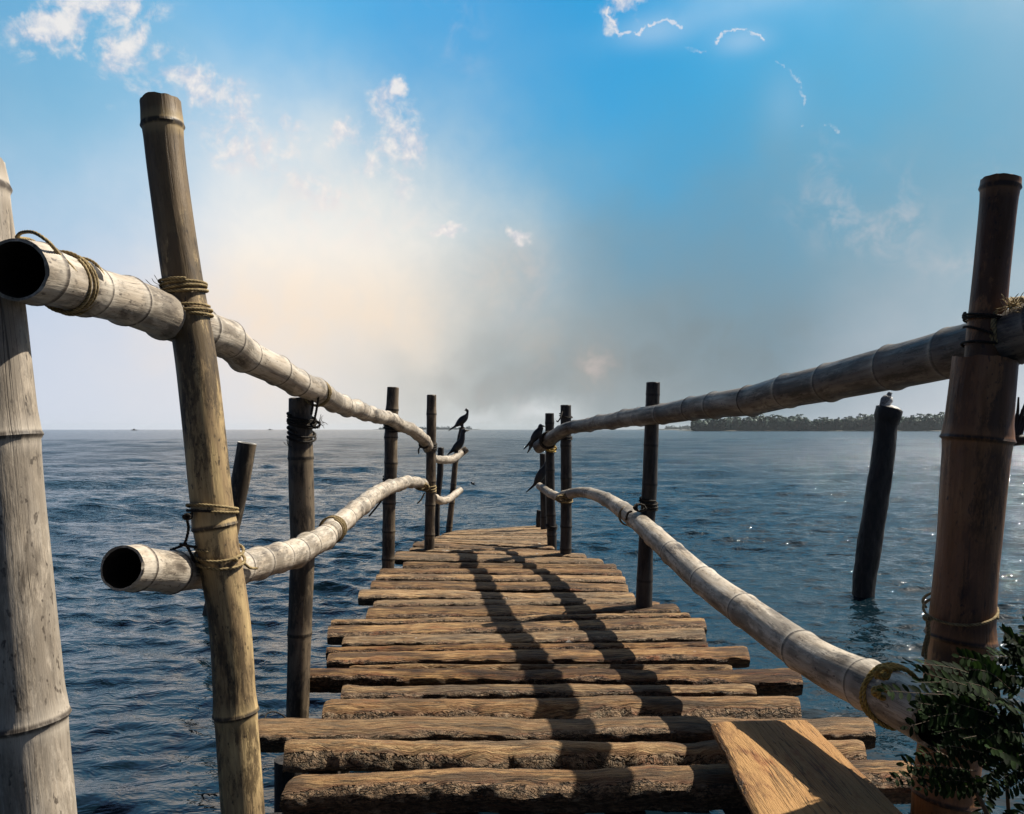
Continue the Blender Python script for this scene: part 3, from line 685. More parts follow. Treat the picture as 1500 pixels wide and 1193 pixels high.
bird('cormorant', 'slender black cormorant perched highest on the thin post end, looking left', b1((178, 562, 8), (235, 522, 26), (290, 485, 38), (345, 440, 96), (400, 390, 122), (450, 345, 100), (478, 300, 54), (487, 262, 38), (484, 236, 48), (468, 224, 54), (452, 226, 40)), 9.75,
     (640 + 405 / 10.85, 580 + 503 / 10.85, 640 + 400 / 10.85, 580 + 440 / 10.85), b1((466, 224, 24), (450, 230, 14), (436, 238, 5)))
bird('cormorant', 'black cormorant with a thick upright neck sitting on the short curved rail end, facing right', b1((160, 945, 14), (205, 908, 34), (250, 868, 66), (305, 825, 122), (355, 772, 128), (395, 712, 96), (408, 650, 78), (412, 600, 70), (422, 566, 74), (446, 554, 66), (468, 556, 40)), 9.45,
     (640 + 320 / 10.85, 580 + 945 / 10.85, 640 + 315 / 10.85, 580 + 860 / 10.85), b1((445, 552, 36), (480, 556, 22), (520, 552, 7)))
b2 = lambda *a: [bc(x, y, w, 6.627, 750, 580) for (x, y, w) in a]
bird('cormorant', 'black cormorant with hanging wing tips perched on the end of the right handrail', b2((148, 556, 10), (170, 520, 22), (190, 470, 44), (220, 415, 84), (248, 368, 86), (268, 335, 66), (276, 318, 56), (284, 302, 66), (296, 296, 52)), 8.5,
     (750 + 212 / 6.627, 580 + 492 / 6.627, 750 + 215 / 6.627, 580 + 440 / 6.627), b2((284, 296, 34), (300, 294, 20), (322, 300, 5)), tail2=b2((112, 522, 8), (140, 492, 18), (175, 455, 30), (210, 420, 40)))
bird('cormorant', 'black cormorant with a long drooping tail on the lower rail, head hidden behind posts', b2((134, 940, 9), (175, 903, 18), (218, 862, 30), (252, 812, 74), (285, 760, 86), (312, 715, 72), (326, 680, 42), (334, 655, 40), (345, 645, 34)), 8.75,
     (750 + 262 / 6.627, 580 + 872 / 6.627, 750 + 262 / 6.627, 580 + 815 / 6.627), b2((345, 645, 24), (362, 646, 14), (380, 650, 5)))
b3 = lambda *a: [bc(x, y, w, 2.727, 950, 562) for (x, y, w) in a]
bird('pigeon', 'small dark bird with a white breast standing on the lone trunk', b3((922, 96, 6), (931, 84, 18), (943, 70, 36), (954, 58, 34), (960, 49, 22), (963, 41, 18), (966, 38, 16)), 8.55,
     (950 + 956 / 2.727, 562 + 100 / 2.727, 950 + 953 / 2.727, 562 + 80 / 2.727), b3((966, 37, 6), (970, 38, 4), (975, 40, 1.5)), mat='gull', white=b3((938, 90, 12), (950, 80, 30), (962, 66, 30), (968, 54, 14)), legoff=1.2, vox=.003)
bird('flying_bird', 'tiny dark bird skimming low over the water beyond the jetty', [(689.5, 707, 1), (691, 708, 2.6), (693, 709, 3), (694.5, 710, 2), (695.5, 710.3, 1.4)], 14.0, (0, 0, 0, 0), [(695.5, 710.3, 1), (696, 710.4, .8), (696.8, 710.5, .5)], legs=0,
     extra=[[(692.5, 708.5, 2.6), (691.4, 706.8, 2.2), (689.6, 706, .7)], [(693.5, 709, 2.4), (694.6, 707.4, 2.0), (696.2, 707.2, .7)]], vox=.006)

# ---------------------------------------------------------------- leafy shrub at the lower right
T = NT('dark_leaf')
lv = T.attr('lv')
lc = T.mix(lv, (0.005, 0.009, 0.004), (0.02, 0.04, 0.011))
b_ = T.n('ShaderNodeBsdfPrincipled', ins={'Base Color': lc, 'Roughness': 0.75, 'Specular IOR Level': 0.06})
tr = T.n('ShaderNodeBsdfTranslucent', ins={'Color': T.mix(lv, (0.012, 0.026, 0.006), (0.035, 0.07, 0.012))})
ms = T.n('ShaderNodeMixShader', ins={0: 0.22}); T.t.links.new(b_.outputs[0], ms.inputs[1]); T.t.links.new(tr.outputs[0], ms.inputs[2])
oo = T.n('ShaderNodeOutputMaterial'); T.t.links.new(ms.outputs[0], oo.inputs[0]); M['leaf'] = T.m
M['stem'] = plain_mat('brown_stem', (0.05, 0.035, 0.02), (0.09, 0.06, 0.035), 40)
SH = empty('leafy_shrub', P(1500, 1700, 2.4), 'dark shrub with small feathery leaflets around the foot of the right post', 'shrub')
rs = random.Random(12)
stV, stF = [], []
def stem(pts, r0, r1, seg=7):
    rws = [(*p, r0 + (r1 - r0) * i / (len(pts) - 1)) for i, p in enumerate(pts)]
    R = catmull(rws, .012); t, N, B = frames(R[:, :3]); off = len(stV)
    for i in range(len(R)):
        for j in range(seg):
            a = 2 * math.pi * j / seg
            stV.append(R[i, :3] + R[i, 3] * (N[i] * math.cos(a) + B[i] * math.sin(a)))
    for i in range(len(R) - 1):
        for j in range(seg):
            stF.append((off + i * seg + j, off + i * seg + (j + 1) % seg, off + (i + 1) * seg + (j + 1) % seg, off + (i + 1) * seg + j))
    return R
lfV, lfF, lfA = [], [], []
def leaflet(base, d, nrm, L, wd, val):
    d = d.normalized(); s_ = d.cross(nrm).normalized(); n_ = s_.cross(d)
    off = len(lfV)
    pr = [(0, 0), (.15, .55), (.4, 1.), (.65, .95), (.88, .6), (1., 0)]
    fold = rs.uniform(.1, .35); curl = rs.uniform(-.12, .2)
    for (u, w) in pr:
        c = base + d * (u * L) - n_ * (curl * u * u * L)
        lfV.append(c)
        if 0 < u < 1:
            lfV.append(c + s_ * (w * wd / 2) + n_ * (fold * w * wd / 2)); lfV.append(c - s_ * (w * wd / 2) + n_ * (fold * w * wd / 2))
    # 0 | 1,2,3 | 4,5,6 | 7,8,9 | 10,11,12 | 13
    lfF.append((off, off + 2, off + 1)); lfF.append((off, off + 1, off + 3))
    for q in range(3):
        a = off + 1 + q * 3; b = a + 3
        lfF.append((a, a + 1, b + 1, b)); lfF.append((a, b, b + 2, a + 2))
    lfF.append((off + 10, off + 11, off + 13)); lfF.append((off + 10, off + 13, off + 12))
    lfA.extend([val] * 14)
def frond(a, b, sag, pairs, L, nrm):
    mid = a.lerp(b, .5) + Vector((0, 0, sag))
    R = stem([a, mid, b], .0016, .0006, 5)
    m = len(R)
    for i in range(pairs):
        f = .12 + .88 * i / (pairs - 1)
        idx = min(m - 2, int(f * (m - 1)))
        c = Vector(R[idx, :3]); ax = (Vector(R[idx + 1, :3]) - c).normalized()
        n_ = (nrm + Vector((rs.uniform(-.25, .25), rs.uniform(-.25, .25), rs.uniform(-.25, .25)))).normalized()
        sd = ax.cross(n_).normalized()
        sz = L * (1 - .45 * abs(f - .5) * 2 * .6)
        for q in (-1, 1):
            leaflet(c, sd * q + ax * .55 + n_ * rs.uniform(-.15, .15), n_, sz * rs.uniform(.85, 1.1), sz * .38, rs.random() ** 2)
    leaflet(Vector(R[-1, :3]), ax, nrm, L * .7, L * .3, rs.random())
hubs = []
for pts in ([(1500, 1700, 1.65), (1490, 1400, 1.6), (1478, 1200, 1.55), (1470, 1080, 1.52), (1462, 1000, 1.52)],
            [(1490, 1400, 1.6), (1520, 1200, 1.5), (1512, 1050, 1.5), (1496, 940, 1.52)],
            [(1486, 1300, 1.57), (1440, 1180, 1.5), (1400, 1120, 1.48), (1360, 1095, 1.46)],
            [(1490, 1400, 1.6), (1560, 1250, 1.55), (1580, 1100, 1.55), (1570, 960, 1.6)],
            [(1470, 1080, 1.52), (1440, 1030, 1.47), (1390, 1000, 1.45)]):
    R = stem([P(x, y, d * 1.45) for x, y, d in pts], .0085, .0025); hubs.append(R)
tgt = [ # base px, tip px, depth base, tip
 ((1462, 1020), (1296, 1012), 1.50, 1.46), ((1455, 1000), (1330, 972), 1.5, 1.44), ((1450, 1010), (1345, 1000), 1.47, 1.42), ((1470, 1000), (1405, 962), 1.5, 1.47),
 ((1440, 1035), (1340, 1040), 1.46, 1.43), ((1470, 1050), (1375, 1012), 1.46, 1.4), ((1490, 1020), (1440, 965), 1.52, 1.5),
 ((1500, 1010), (1445, 985), 1.51, 1.5), ((1510, 1000), (1458, 955), 1.5, 1.52), ((1505, 960), (1452, 962), 1.5, 1.5), ((1505, 950), (1470, 925), 1.52, 1.5),
 ((1510, 970), (1480, 935), 1.5, 1.52), ((1515, 960), (1505, 915), 1.5, 1.5), 
 ((1440, 1140), (1308, 1142), 1.48, 1.42), ((1430, 1130), (1325, 1120), 1.48, 1.42), ((1450, 1120), (1350, 1104), 1.48, 1.44), ((1460, 1110), (1385, 1092), 1.5, 1.42),
 ((1440, 1150), (1350, 1155), 1.48, 1.42), ((1485, 1090), (1455, 1060), 1.5, 1.43), ((1500, 1080), (1440, 1045), 1.5, 1.43),
 ((1500, 1050), (1430, 1020), 1.5, 1.42), ((1520, 1060), (1470, 1030), 1.5, 1.42), ((1520, 1100), (1460, 1120), 1.52, 1.45), ((1525, 1140), (1470, 1160), 1.52, 1.48),
 ((1530, 1180), (1480, 1200), 1.52, 1.48), ((1540, 1150), (1490, 1130), 1.52, 1.48), 
 ((1540, 1020), (1480, 990), 1.5, 1.44), ((1540, 1000), (1495, 960), 1.52, 1.46), ((1560, 1000), (1510, 950), 1.52, 1.5), ((1530, 1090), (1478, 1072), 1.5, 1.42),
 ((1490, 1060), (1440, 1085), 1.47, 1.40),
 ((1560, 1080), (1500, 1060), 1.55, 1.46), ((1580, 1180), (1520, 1190), 1.55, 1.46), ((1590, 1100), (1540, 1120), 1.55, 1.46), ((1580, 980), (1540, 930), 1.6, 1.56),
 ((1450, 1045), (1400, 1030), 1.44, 1.38), ((1470, 1030), (1415, 1000), 1.44, 1.38), ((1480, 1010), (1420, 980), 1.46, 1.4), ((1495, 1120), (1450, 1095), 1.44, 1.38)]
for i in range(13):
    bx, by = rs.uniform(1450, 1575), rs.uniform(1000, 1180); an = rs.uniform(2.2, 4.6)
    tgt.append(((bx, by), (bx + 85 * math.cos(an), by - 85 * math.sin(an) * .8), rs.uniform(1.5, 1.58), rs.uniform(1.46, 1.55)))
tgt += [((1465, 1040), (1330, 1065), 1.46, 1.4), ((1460, 1050), (1345, 1030), 1.44, 1.39), ((1465, 1020), (1350, 985), 1.45, 1.4), ((1450, 1060), (1360, 1050), 1.43, 1.38), ((1470, 1075), (1375, 1075), 1.45, 1.4)]
for (a, b, da, db) in tgt:
    nrm = Vector((rs.uniform(-.5, .3), rs.uniform(-1, -.2), rs.uniform(.2, 1.0))).normalized()
    frond(P(*a, da * 1.45), P(*b, db * 1.45), rs.uniform(-.006, .02), rs.randint(11, 15), .036, nrm)
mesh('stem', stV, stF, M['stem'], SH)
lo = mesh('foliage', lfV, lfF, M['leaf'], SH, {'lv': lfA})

# dry branch with broken twigs sticking out behind the right post
stV, stF = [], []
stem([P(1452, 648, 2.78), P(1480, 646, 2.78), P(1520, 644, 2.75), P(1600, 640, 2.75)], 0.021, .017, 12)
for pts in ([(1476, 640), (1481, 612), (1479, 576)], [(1482, 642), (1490, 610), (1492, 582)], [(1484, 640), (1496, 608), (1510, 570)], [(1488, 640), (1505, 600), (1518, 560)], [(1492, 642), (1500, 620), (1506, 590)], [(1486, 638), (1494, 622), (1497, 600)], [(1480, 640), (1486, 625), (1489, 606)]):
    stem([P(x, y, 2.78) for x, y in pts], .009, .003, 6)
tag(mesh('dry_branch', stV, stF, M['trunk']), 'dark dry branch with broken twigs behind the thick right post', 'branch')
# thin bent wire loop on the left edge of the planks
stV, stF = [], []
stem([P(388, 1052, 3.55), P(392, 1045, 3.57), P(402, 1043, 3.58), P(414, 1048, 3.58), P(420, 1053, 3.57)], .0035, .003, 6)
tag(mesh('cord_loop', stV, stF, M['rope_d']), 'small loop of dark cord sticking up beside the left end of a plank', 'cord')

# ---------------------------------------------------------------- WATER
def water():
    az_f = np.linspace(-math.radians(52), math.radians(52), 620)
    az_b = np.linspace(math.radians(52), math.radians(308), 90)[1:-1]
    az = np.concatenate([az_f, az_b]); na = len(az)
    r = [0.6]
    while r[-1] < 4200: r.append(r[-1] * (1.0046 if r[-1] < 45 else 1.0075 if r[-1] < 160 else (1.03 if r[-1] < 1000 else 1.12)))
    r = np.array(r); nr = len(r)
    A, Rr = np.meshgrid(az, r)
    X = (Rr * np.sin(A)).ravel(); Y = (Rr * np.cos(A)).ravel()
    spr = np.gradient(r)[:, None] * np.ones((1, na))
    da = np.concatenate([np.full(620, az_f[1] - az_f[0]), np.full(na - 620, az_b[1] - az_b[0])])[None, :]
    sp = np.maximum(spr, Rr * da * 0.6).ravel()
    rng = np.random.RandomState(4)
    Z = np.zeros_like(X); DX = np.zeros_like(X); DY = np.zeros_like(X)
    lam = np.exp(np.linspace(math.log(0.11), math.log(8.0), 108))
    # slow drift so crests do not run on for ever
    mod = 1 + 0.45 * np.sin(X * .55 + 1.3 * np.sin(Y * .31)) * np.sin(Y * .47 + 1.1 * np.sin(X * .23))
    for L in lam:
        L *= rng.uniform(.92, 1.08)
        th = math.radians(-98 + (34 if L < .6 else 24) * rng.randn() + (8 if L > 1 else 0))
        k = 2 * math.pi / L
        sl = 0.034 * (1.6 if .16 < L < .55 else (1.2 if L <= .16 else (.75 if L < 1.1 else .62))) * rng.uniform(.7, 1.3)
        amp = sl / k
        w = np.clip((L / sp - 2.2) / 2.2, 0, 1)
        if L > 1.1: w = w * np.clip((np.hypot(X, Y) - 5) / 16, .3, 1)
        kx, ky = math.cos(th), math.sin(th)
        ph = k * (X * kx + Y * ky) + rng.uniform(0, 6.28) + .6 * np.sin(X * .8 / L ** .5 + rng.uniform(0, 6)) + .4 * np.sin(Y * .7 / L ** .5 + rng.uniform(0, 6))
        a = amp * w * (mod if L < 2 else 1)
        Z += a * np.sin(ph); c = a * np.cos(ph) * 0.5
        DX += c * kx; DY += c * ky
    calm = np.clip((np.hypot(X, Y) - 1.5) / 7.0, 0.3, 1)          # sheltered by the shore, livelier further out
    V = np.stack([X + DX * calm, Y + DY * calm, Z * calm], 1)
    V = np.vstack([V, [[0, 0, 0]]])
    i = np.arange(nr - 1)[:, None]; j = np.arange(na)[None, :]; jn = (j + 1) % na
    Q = np.stack([i * na + j, i * na + jn, (i + 1) * na + jn, (i + 1) * na + j], -1).reshape(-1, 4)[:, ::-1]
    me = bpy.data.meshes.new('water')
    nq = len(Q); cn = nr * na
    tri = np.stack([np.full(na, cn), (np.arange(na) + 1) % na, np.arange(na)], 1)
    me.vertices.add(len(V)); me.vertices.foreach_set('co', V.astype(np.float32).ravel())
    loops = np.concatenate([Q.ravel(), tri.ravel()]).astype(np.int32)
    me.loops.add(len(loops)); me.loops.foreach_set('vertex_index', loops)
    me.polygons.add(nq + na)
    st = np.concatenate([np.arange(nq) * 4, nq * 4 + np.arange(na) * 3]).astype(np.int32)
    me.polygons.foreach_set('loop_start', st)
    me.polygons.foreach_set('use_smooth', np.ones(nq + na, dtype=bool))
    me.update(calc_edges=True); me.validate()
    at = me.attributes.new('swell', 'FLOAT', 'POINT')
    at.data.foreach_set('value', np.concatenate([np.clip(sp / 1.2, 0, 1), [0]]).astype(np.float32))
    T = NT('sea_water')
    co = T.n('ShaderNodeTexCoord').outputs['Object']
    sw = T.attr('swell')
    n1 = T.noise(T.scale3(co, (.55, 1, 1)), 9, 3, 0.6, .5)
    n2 = T.noise(T.scale3(co, (.5, 1, 1)), 2.0, 4, 0.6, .6)
    n3 = T.noise(T.scale3(co, (.4, 1, 1)), .35, 4, 0.65, .5)
    n4 = T.noise(T.scale3(co, (.6, 1, 1)), 4.2, 3, 0.6, .4)
    h = T.math('ADD', T.math('MULTIPLY', T.math('MULTIPLY', n4, .13), T.ramp(sw, 0.03, .14)), T.math('ADD', T.math('MULTIPLY', n1, T.ramp(sw, 0.0, .06, .012, .045)), T.math('ADD', T.math('MULTIPLY', T.math('MULTIPLY', n2, .13), T.ramp(sw, 0.02, .25, 0.1, 1)), T.math('MULTIPLY', n3, T.ramp(sw, 0.05, 1, 0, .55)))))
    rough = T.ramp(sw, 0.0, .5, .035, .15)
    col = T.mix(T.ramp(T.noise(co, .12, 3), .35, .65), (0.0022, 0.0074, 0.0118), (0.0028, 0.0100, 0.0150))
    m = T.finish(col, rough, h, 1.0, 1.0, 0.5, IOR=1.45)
    me.materials.append(m)
    o = bpy.data.objects.new('water', me); C.objects.link(o)
    o['kind'] = 'structure'
water()

# ---------------------------------------------------------------- FAR SHORES
def land(name, px0, px1, d, depth, h, mat, n=60):
    V, Fc = [], []
    x0, x1 = (px0 - 750) / F * d, (px1 - 750) / F * d
    for i in range(n + 1):
        t = i / n; x = x0 + (x1 - x0) * t; e = min(1, 60 * t, 60 * (1 - t)); wob = mn.noise((t * 9, d, 0)) * depth * .1
        V += [(x, d + wob, -.3), (x, d + wob + 2, h * .5 * e), (x, d + depth * .4, h * e), (x, d + depth, -.3)]
    for i in range(n):
        for j in range(3):
            Fc.append((i * 4 + j, (i + 1) * 4 + j, (i + 1) * 4 + j + 1, i * 4 + j + 1))
    o = mesh(name, V, Fc, mat); o['kind'] = 'structure'
    return o
M['shore'] = plain_mat('shore_earth', (0.02, 0.025, 0.015), (0.05, 0.05, 0.035), .3)
land('far_shore', 1013, 2300, 722, 160, 1.2, M['shore'])
land('distant_shore', 960, 1240, 1900, 400, 3, M['shore'])
land('distant_shore', 545, 700, 2600, 400, 2, M['shore'])
T = NT('far_foliage')
lvv = T.attr('lv')
M['far_leaf'] = T.finish(T.mix(lvv, (0.014, 0.046, 0.032), (0.032, 0.080, 0.052)), .6, spec=.2)
M['far_trunk'] = plain_mat('far_trunk', (0.06, 0.05, 0.04), (0.1, 0.085, 0.065), 1)
def wood(name, px0, px1, d0, depth, n, hmin, hmax, seed, leaf, per=64, palms=.28):
    rr = random.Random(seed); V, Fc, A, MI = [], [], [], []
    def quad(c, u, v, val, mi=0):
        o = len(V); V.extend([c - u - v, c + u - v, c + u + v, c - u + v]); Fc.append((o, o + 1, o + 2, o + 3)); A.extend([val] * 4); MI.append(mi)
    for i in range(n):
        t = (i + rr.random()) / n
        px = px0 + (px1 - px0) * t
        d = d0 + depth * rr.random() ** 1.5
        x = (px - 750) / F * d; base = Vector((x, d, .8))
        env = .72 + .35 * mn.noise((px * .012, seed, 0)) + .25 * mn.noise((px * .05, seed, 3))
        H = (hmin + (hmax - hmin) * rr.random()) * max(.45, env)
        ease = min(1, .8 + (px - px0) / 25.0) if px0 > 900 else 1
        H *= ease
        tw = .22
        quad(base + Vector((0, 0, H * .4)), Vector((tw, 0, 0)), Vector((rr.uniform(-.4, .4), 0, H * .45)), .3, 1)
        shade = rr.random()
        if rr.random() < palms:
            top = base + Vector((rr.uniform(-.6, .6), 0, H * 1.08)); R = rr.uniform(2.2, 3.4)
            for k in range(13):
                a = rr.uniform(0, 6.28); el = rr.uniform(-.45, .75)
                dv = Vector((math.cos(a) * math.cos(el), math.sin(a) * math.cos(el), math.sin(el)))
                for q in range(4):
                    f0 = q / 4 + .12
                    c = top + dv * R * f0 + Vector((0, 0, -1.4 * f0 * f0))
                    sv = dv.cross(Vector((0, 0, 1))).normalized()
                    quad(c, (dv + Vector((0, 0, -.9 * f0))) * R * .14, (sv * .35 + Vector((0, 0, -.35))) * (1.1 - f0 * .6), min(1, max(0, shade * .6 + rr.uniform(0, .5))))
        else:
            cr = rr.uniform(2.2, 4.0)
            for k in range(per):
                dv = Vector((rr.gauss(0, 1), rr.gauss(0, 1), rr.gauss(0, 1))).normalized()
                c = base + Vector((0, 0, H * .62)) + Vector((dv.x * cr, dv.y * cr, dv.z * H * .38)) * rr.uniform(.55, 1.05)
                u = Vector((rr.uniform(-1, 1), rr.uniform(-1, 1), rr.uniform(-1, 1))).normalized(); v = u.cross(dv).normalized()
                s_ = rr.uniform(.5, 1.15)
                quad(c, u * s_, v * s_, min(1, max(0, shade * .6 + rr.uniform(0, .5))))
        # undergrowth
        for k in range(22):
            c = base + Vector((rr.uniform(-3, 3), rr.uniform(-2, 2), rr.uniform(0, H * .62)))
            u = Vector((rr.uniform(-1, 1), rr.uniform(-.3, .3), rr.uniform(-1, 1))).normalized(); v = u.cross(Vector((0, 1, .2))).normalized()
            s_ = rr.uniform(.6, 1.2); quad(c, u * s_, v * s_, rr.uniform(0, .4))
    o = mesh(name, V, Fc, [leaf, M['far_trunk']], None, {'lv': A}, smooth=False)
    o.data.polygons.foreach_set('material_index', MI)
    return o
o = wood('palm_wood', 1016, 1800, 724, 70, 850, 13, 18, 5, M['far_leaf'])
tag(o, 'far shore wood of palms and broad crowns along the right horizon', 'wood', kind='stuff')
o = wood('distant_wood', 975, 1230, 1910, 120, 160, 10, 15, 8, M['far_leaf'], 30, .3)
tag(o, 'fainter low wood further off beside the palm shore', 'wood', kind='stuff')
o = wood('distant_wood', 556, 690, 2620, 120, 130, 7, 15, 9, M['far_leaf'], 26, .3)
tag(o, 'thin hazy wood on the horizon behind the left railing', 'wood', kind='stuff')

def boat(px, d, L, label):
    x = (px - 750) / F * d; r_ = empty('fishing_boat', Vector((x, d, 0)), label, 'boat', 'boats on the horizon')
    V, Fc = [], []; n = 14
    for i in range(n + 1):
        t = i / n * 2 - 1; w = (1 - abs(t) ** 2.6) * L * .12 + .05; sh = .7 + .9 * abs(t) ** 3
        for (a, z) in ((-1, sh), (-.7, -.2), (.7, -.2), (1, sh), (.8, sh - .1), (-.8, sh - .1)):
            V.append((x + t * L / 2, d + a * w, z))
    for i in range(n):
        for j in range(6):
            Fc.append((i * 6 + j, (i + 1) * 6 + j, (i + 1) * 6 + (j + 1) % 6, i * 6 + (j + 1) % 6))
    Fc.append(tuple(range(6))); Fc.append(tuple(n * 6 + j for j in range(6))[::-1])
    mesh('hull', V, Fc, M['beam'], r_, angle=40)
    V, Fc = [], []
    for (dx, w, h0, h1) in ((-.05, .28, .7, 2.2), (-.05, .32, 2.2, 2.4)):
        o = len(V); a, b, c_ = x + dx * L - w * L / 2, x + dx * L + w * L / 2, L * .1
        V += [(a, d - c_, h0), (b, d - c_, h0), (b, d + c_, h0), (a, d + c_, h0), (a, d - c_, h1), (b, d - c_, h1), (b, d + c_, h1), (a, d + c_, h1)]
        Fc += [tuple(o + q for q in f) for f in ((0, 1, 2, 3), (4, 7, 6, 5), (0, 4, 5, 1), (1, 5, 6, 2), (2, 6, 7, 3), (3, 7, 4, 0))]
    mesh('cabin', V, Fc, M['far_trunk'], r_, smooth=False)
boat(197, 1150, 8.5, 'small dark fishing boat on the horizon between the two near left posts')
boat(396, 1500, 9, 'small dark fishing boat on the horizon just right of the tall leaning post')

# ---------------------------------------------------------------- SUN, SKY
SAZ = math.atan2(0.84, 0.40); SEL = math.radians(51)
S = Vector((math.sin(SAZ) * math.cos(SEL), math.cos(SAZ) * math.cos(SEL), math.sin(SEL)))
sl = bpy.data.lights.new('sun', 'SUN'); sl.energy = 5.0; sl.angle = math.radians(0.53); sl.color = (1.0, 0.93, 0.82)
so = bpy.data.objects.new('sun', sl); C.objects.link(so); so.location = S * 50; so.rotation_euler = S.to_track_quat('Z', 'Y').to_euler()

wd = bpy.data.worlds.new('World'); SC.world = wd; wd.use_nodes = True; wd.cycles.sampling_method = 'MANUAL'; wd.cycles.sample_map_resolution = 512
T = NT(tree=wd.node_tree)
nish = T.n('ShaderNodeTexSky', sky_type='NISHITA'); nish.sun_disc = False; nish.sun_elevation = SEL; nish.sun_rotation = SAZ
nish.air_density = 0.22; nish.dust_density = 0.1; nish.ozone_density = 1.6
bg1 = T.n('ShaderNodeBackground', ins={'Color': nish.outputs[0], 'Strength': 0.05})
SDIR = tuple(S)
dirv = T.n('ShaderNodeTexCoord').outputs['Generated']
sep = T.n('ShaderNodeSeparateXYZ', ins={0: dirv})
dx, dy, dz = sep.outputs
az = T.math('ARCTAN2', dx, dy)
el = T.math('ARCSINE', T.math('MINIMUM', T.math('MAXIMUM', dz, -1.0), 1.0))
q = T.n('ShaderNodeCombineXYZ', ins={'X': az, 'Y': T.math('ABSOLUTE', el), 'Z': 0.0}).outputs[0]
def ae(px, py):
    r_ = ray(px, py).normalized()
    return (math.atan2(r_.x, r_.y), math.asin(r_.z), 0.0)
sky_pts = [ # pixel position -> colour of that part of the sky
 (0, 0, (48, 160, 217)), (120, 110, (120, 185, 218)), (0, 160, (135, 190, 215)), (300, 40, (72, 172, 226)), (500, 60, (82, 178, 230)), (640, 40, (44, 158, 223)), (750, 0, (20, 144, 214)), (870, 90, (38, 160, 224)),
 (1000, 180, (56, 165, 217)), (1150, 60, (66, 172, 225)), (1300, 130, (92, 172, 210)), (1490, 60, (105, 172, 208)), (1490, 230, (112, 165, 190)),
 (20, 300, (178, 205, 228)), (120, 400, (190, 206, 232)), (60, 520, (208, 216, 232)), (170, 600, (216, 222, 232)), (180, 230, (158, 198, 226)), (330, 200, (158, 202, 232)),
 (340, 350, (212, 224, 238)), (420, 290, (238, 240, 236)), (430, 400, (252, 240, 226)), (500, 440, (252, 236, 214)), (560, 380, (240, 232, 218)), (480, 520, (238, 230, 222)), (400, 590, (218, 220, 226)), (560, 590, (206, 210, 212)),
 (620, 300, (182, 206, 220)), (650, 180, (135, 190, 222)), (650, 450, (200, 206, 206)), (700, 550, (168, 174, 172)), (760, 440, (150, 172, 184)), (760, 300, (116, 174, 204)), (800, 180, (76, 172, 219)),
 (770, 590, (176, 180, 176)), (735, 575, (188, 190, 186)), (900, 545, (140, 148, 148)), (950, 420, (118, 156, 174)), (1000, 300, (92, 162, 200)), (1100, 555, (122, 137, 143)), (1100, 440, (112, 150, 170)), (1200, 320, (112, 165, 192)), (1250, 460, (128, 158, 172)),
 (1260, 590, (172, 176, 184)), (1380, 570, (205, 208, 216)), (1500, 590, (222, 224, 230)), (1380, 380, (142, 172, 186)), (1500, 420, (158, 180, 190)), (940, 610, (176, 182, 186)),
 (600, 430, (230, 227, 222)), (300, 450, (214, 220, 236)), (280, 540, (216, 221, 232)), (380, 480, (242, 237, 232)),
 (850, 480, (132, 154, 164)), (1000, 500, (122, 144, 154)),
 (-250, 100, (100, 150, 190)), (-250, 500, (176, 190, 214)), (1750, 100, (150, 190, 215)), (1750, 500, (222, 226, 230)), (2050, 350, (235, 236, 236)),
 (-150, -260, (126, 162, 222)), (250, -260, (132, 184, 236)), (700, -260, (138, 204, 245)), (1150, -260, (196, 226, 246)), (1600, -260, (220, 226, 230)), (-150, -560, (100, 126, 168)), (300, -600, (112, 154, 212)), (800, -600, (136, 184, 226)), (1300, -600, (205, 216, 224)),  # unseen sky above the frame, invented bright to lighten the water reflections
]
lw = T.n('ShaderNodeTexNoise', ins={'Vector': dirv, 'Scale': 6.0, 'Detail': 5.0, 'Roughness': 0.55}).outputs[1]
qb = T.vm('ADD', q, T.vm('SCALE', T.vm('SUBTRACT', lw, (.5, .5, .5)), scale=0.17))
acc = None; wsum = None
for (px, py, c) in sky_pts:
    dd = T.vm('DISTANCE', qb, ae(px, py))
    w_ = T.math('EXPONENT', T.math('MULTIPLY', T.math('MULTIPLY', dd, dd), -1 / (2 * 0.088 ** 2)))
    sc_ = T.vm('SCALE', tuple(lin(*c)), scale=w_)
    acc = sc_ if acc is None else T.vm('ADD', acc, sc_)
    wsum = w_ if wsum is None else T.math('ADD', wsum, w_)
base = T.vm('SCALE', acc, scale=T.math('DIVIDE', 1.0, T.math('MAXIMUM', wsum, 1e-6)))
# ---- clouds (all by direction)
fd = T.vm('SCALE', dirv, scale=1.0)
warp = T.n('ShaderNodeTexNoise', ins={'Vector': fd, 'Scale': 26.0, 'Detail': 5.0, 'Roughness': 0.62}).outputs[1]
wq = T.vm('ADD', q, T.vm('SCALE', T.vm('SUBTRACT', warp, (.5, .5, .5)), scale=0.045))
n_big = T.noise(fd, 24, 8, 0.62, .5)
n_fine = T.noise(fd, 60, 5, 0.6, .3)
def blobs(lst, vec):
    out = None
    for (px, py, rx, ry, rot, a) in lst:
        c = ae(px, py); cr, sr = math.cos(rot), math.sin(rot)
        v = T.vm('SUBTRACT', vec, c)
        u1 = T.vm('DOT_PRODUCT', v, (cr / (rx / F), sr / (rx / F), 0)); u2 = T.vm('DOT_PRODUCT', v, (-sr / (ry / F), cr / (ry / F), 0))
        g = T.math('MULTIPLY', T.math('EXPONENT', T.math('MULTIPLY', T.math('ADD', T.math('MULTIPLY', u1, u1), T.math('MULTIPLY', u2, u2)), -1.0)), a)
        out = g if out is None else T.math('MAXIMUM', out, g)
    return out
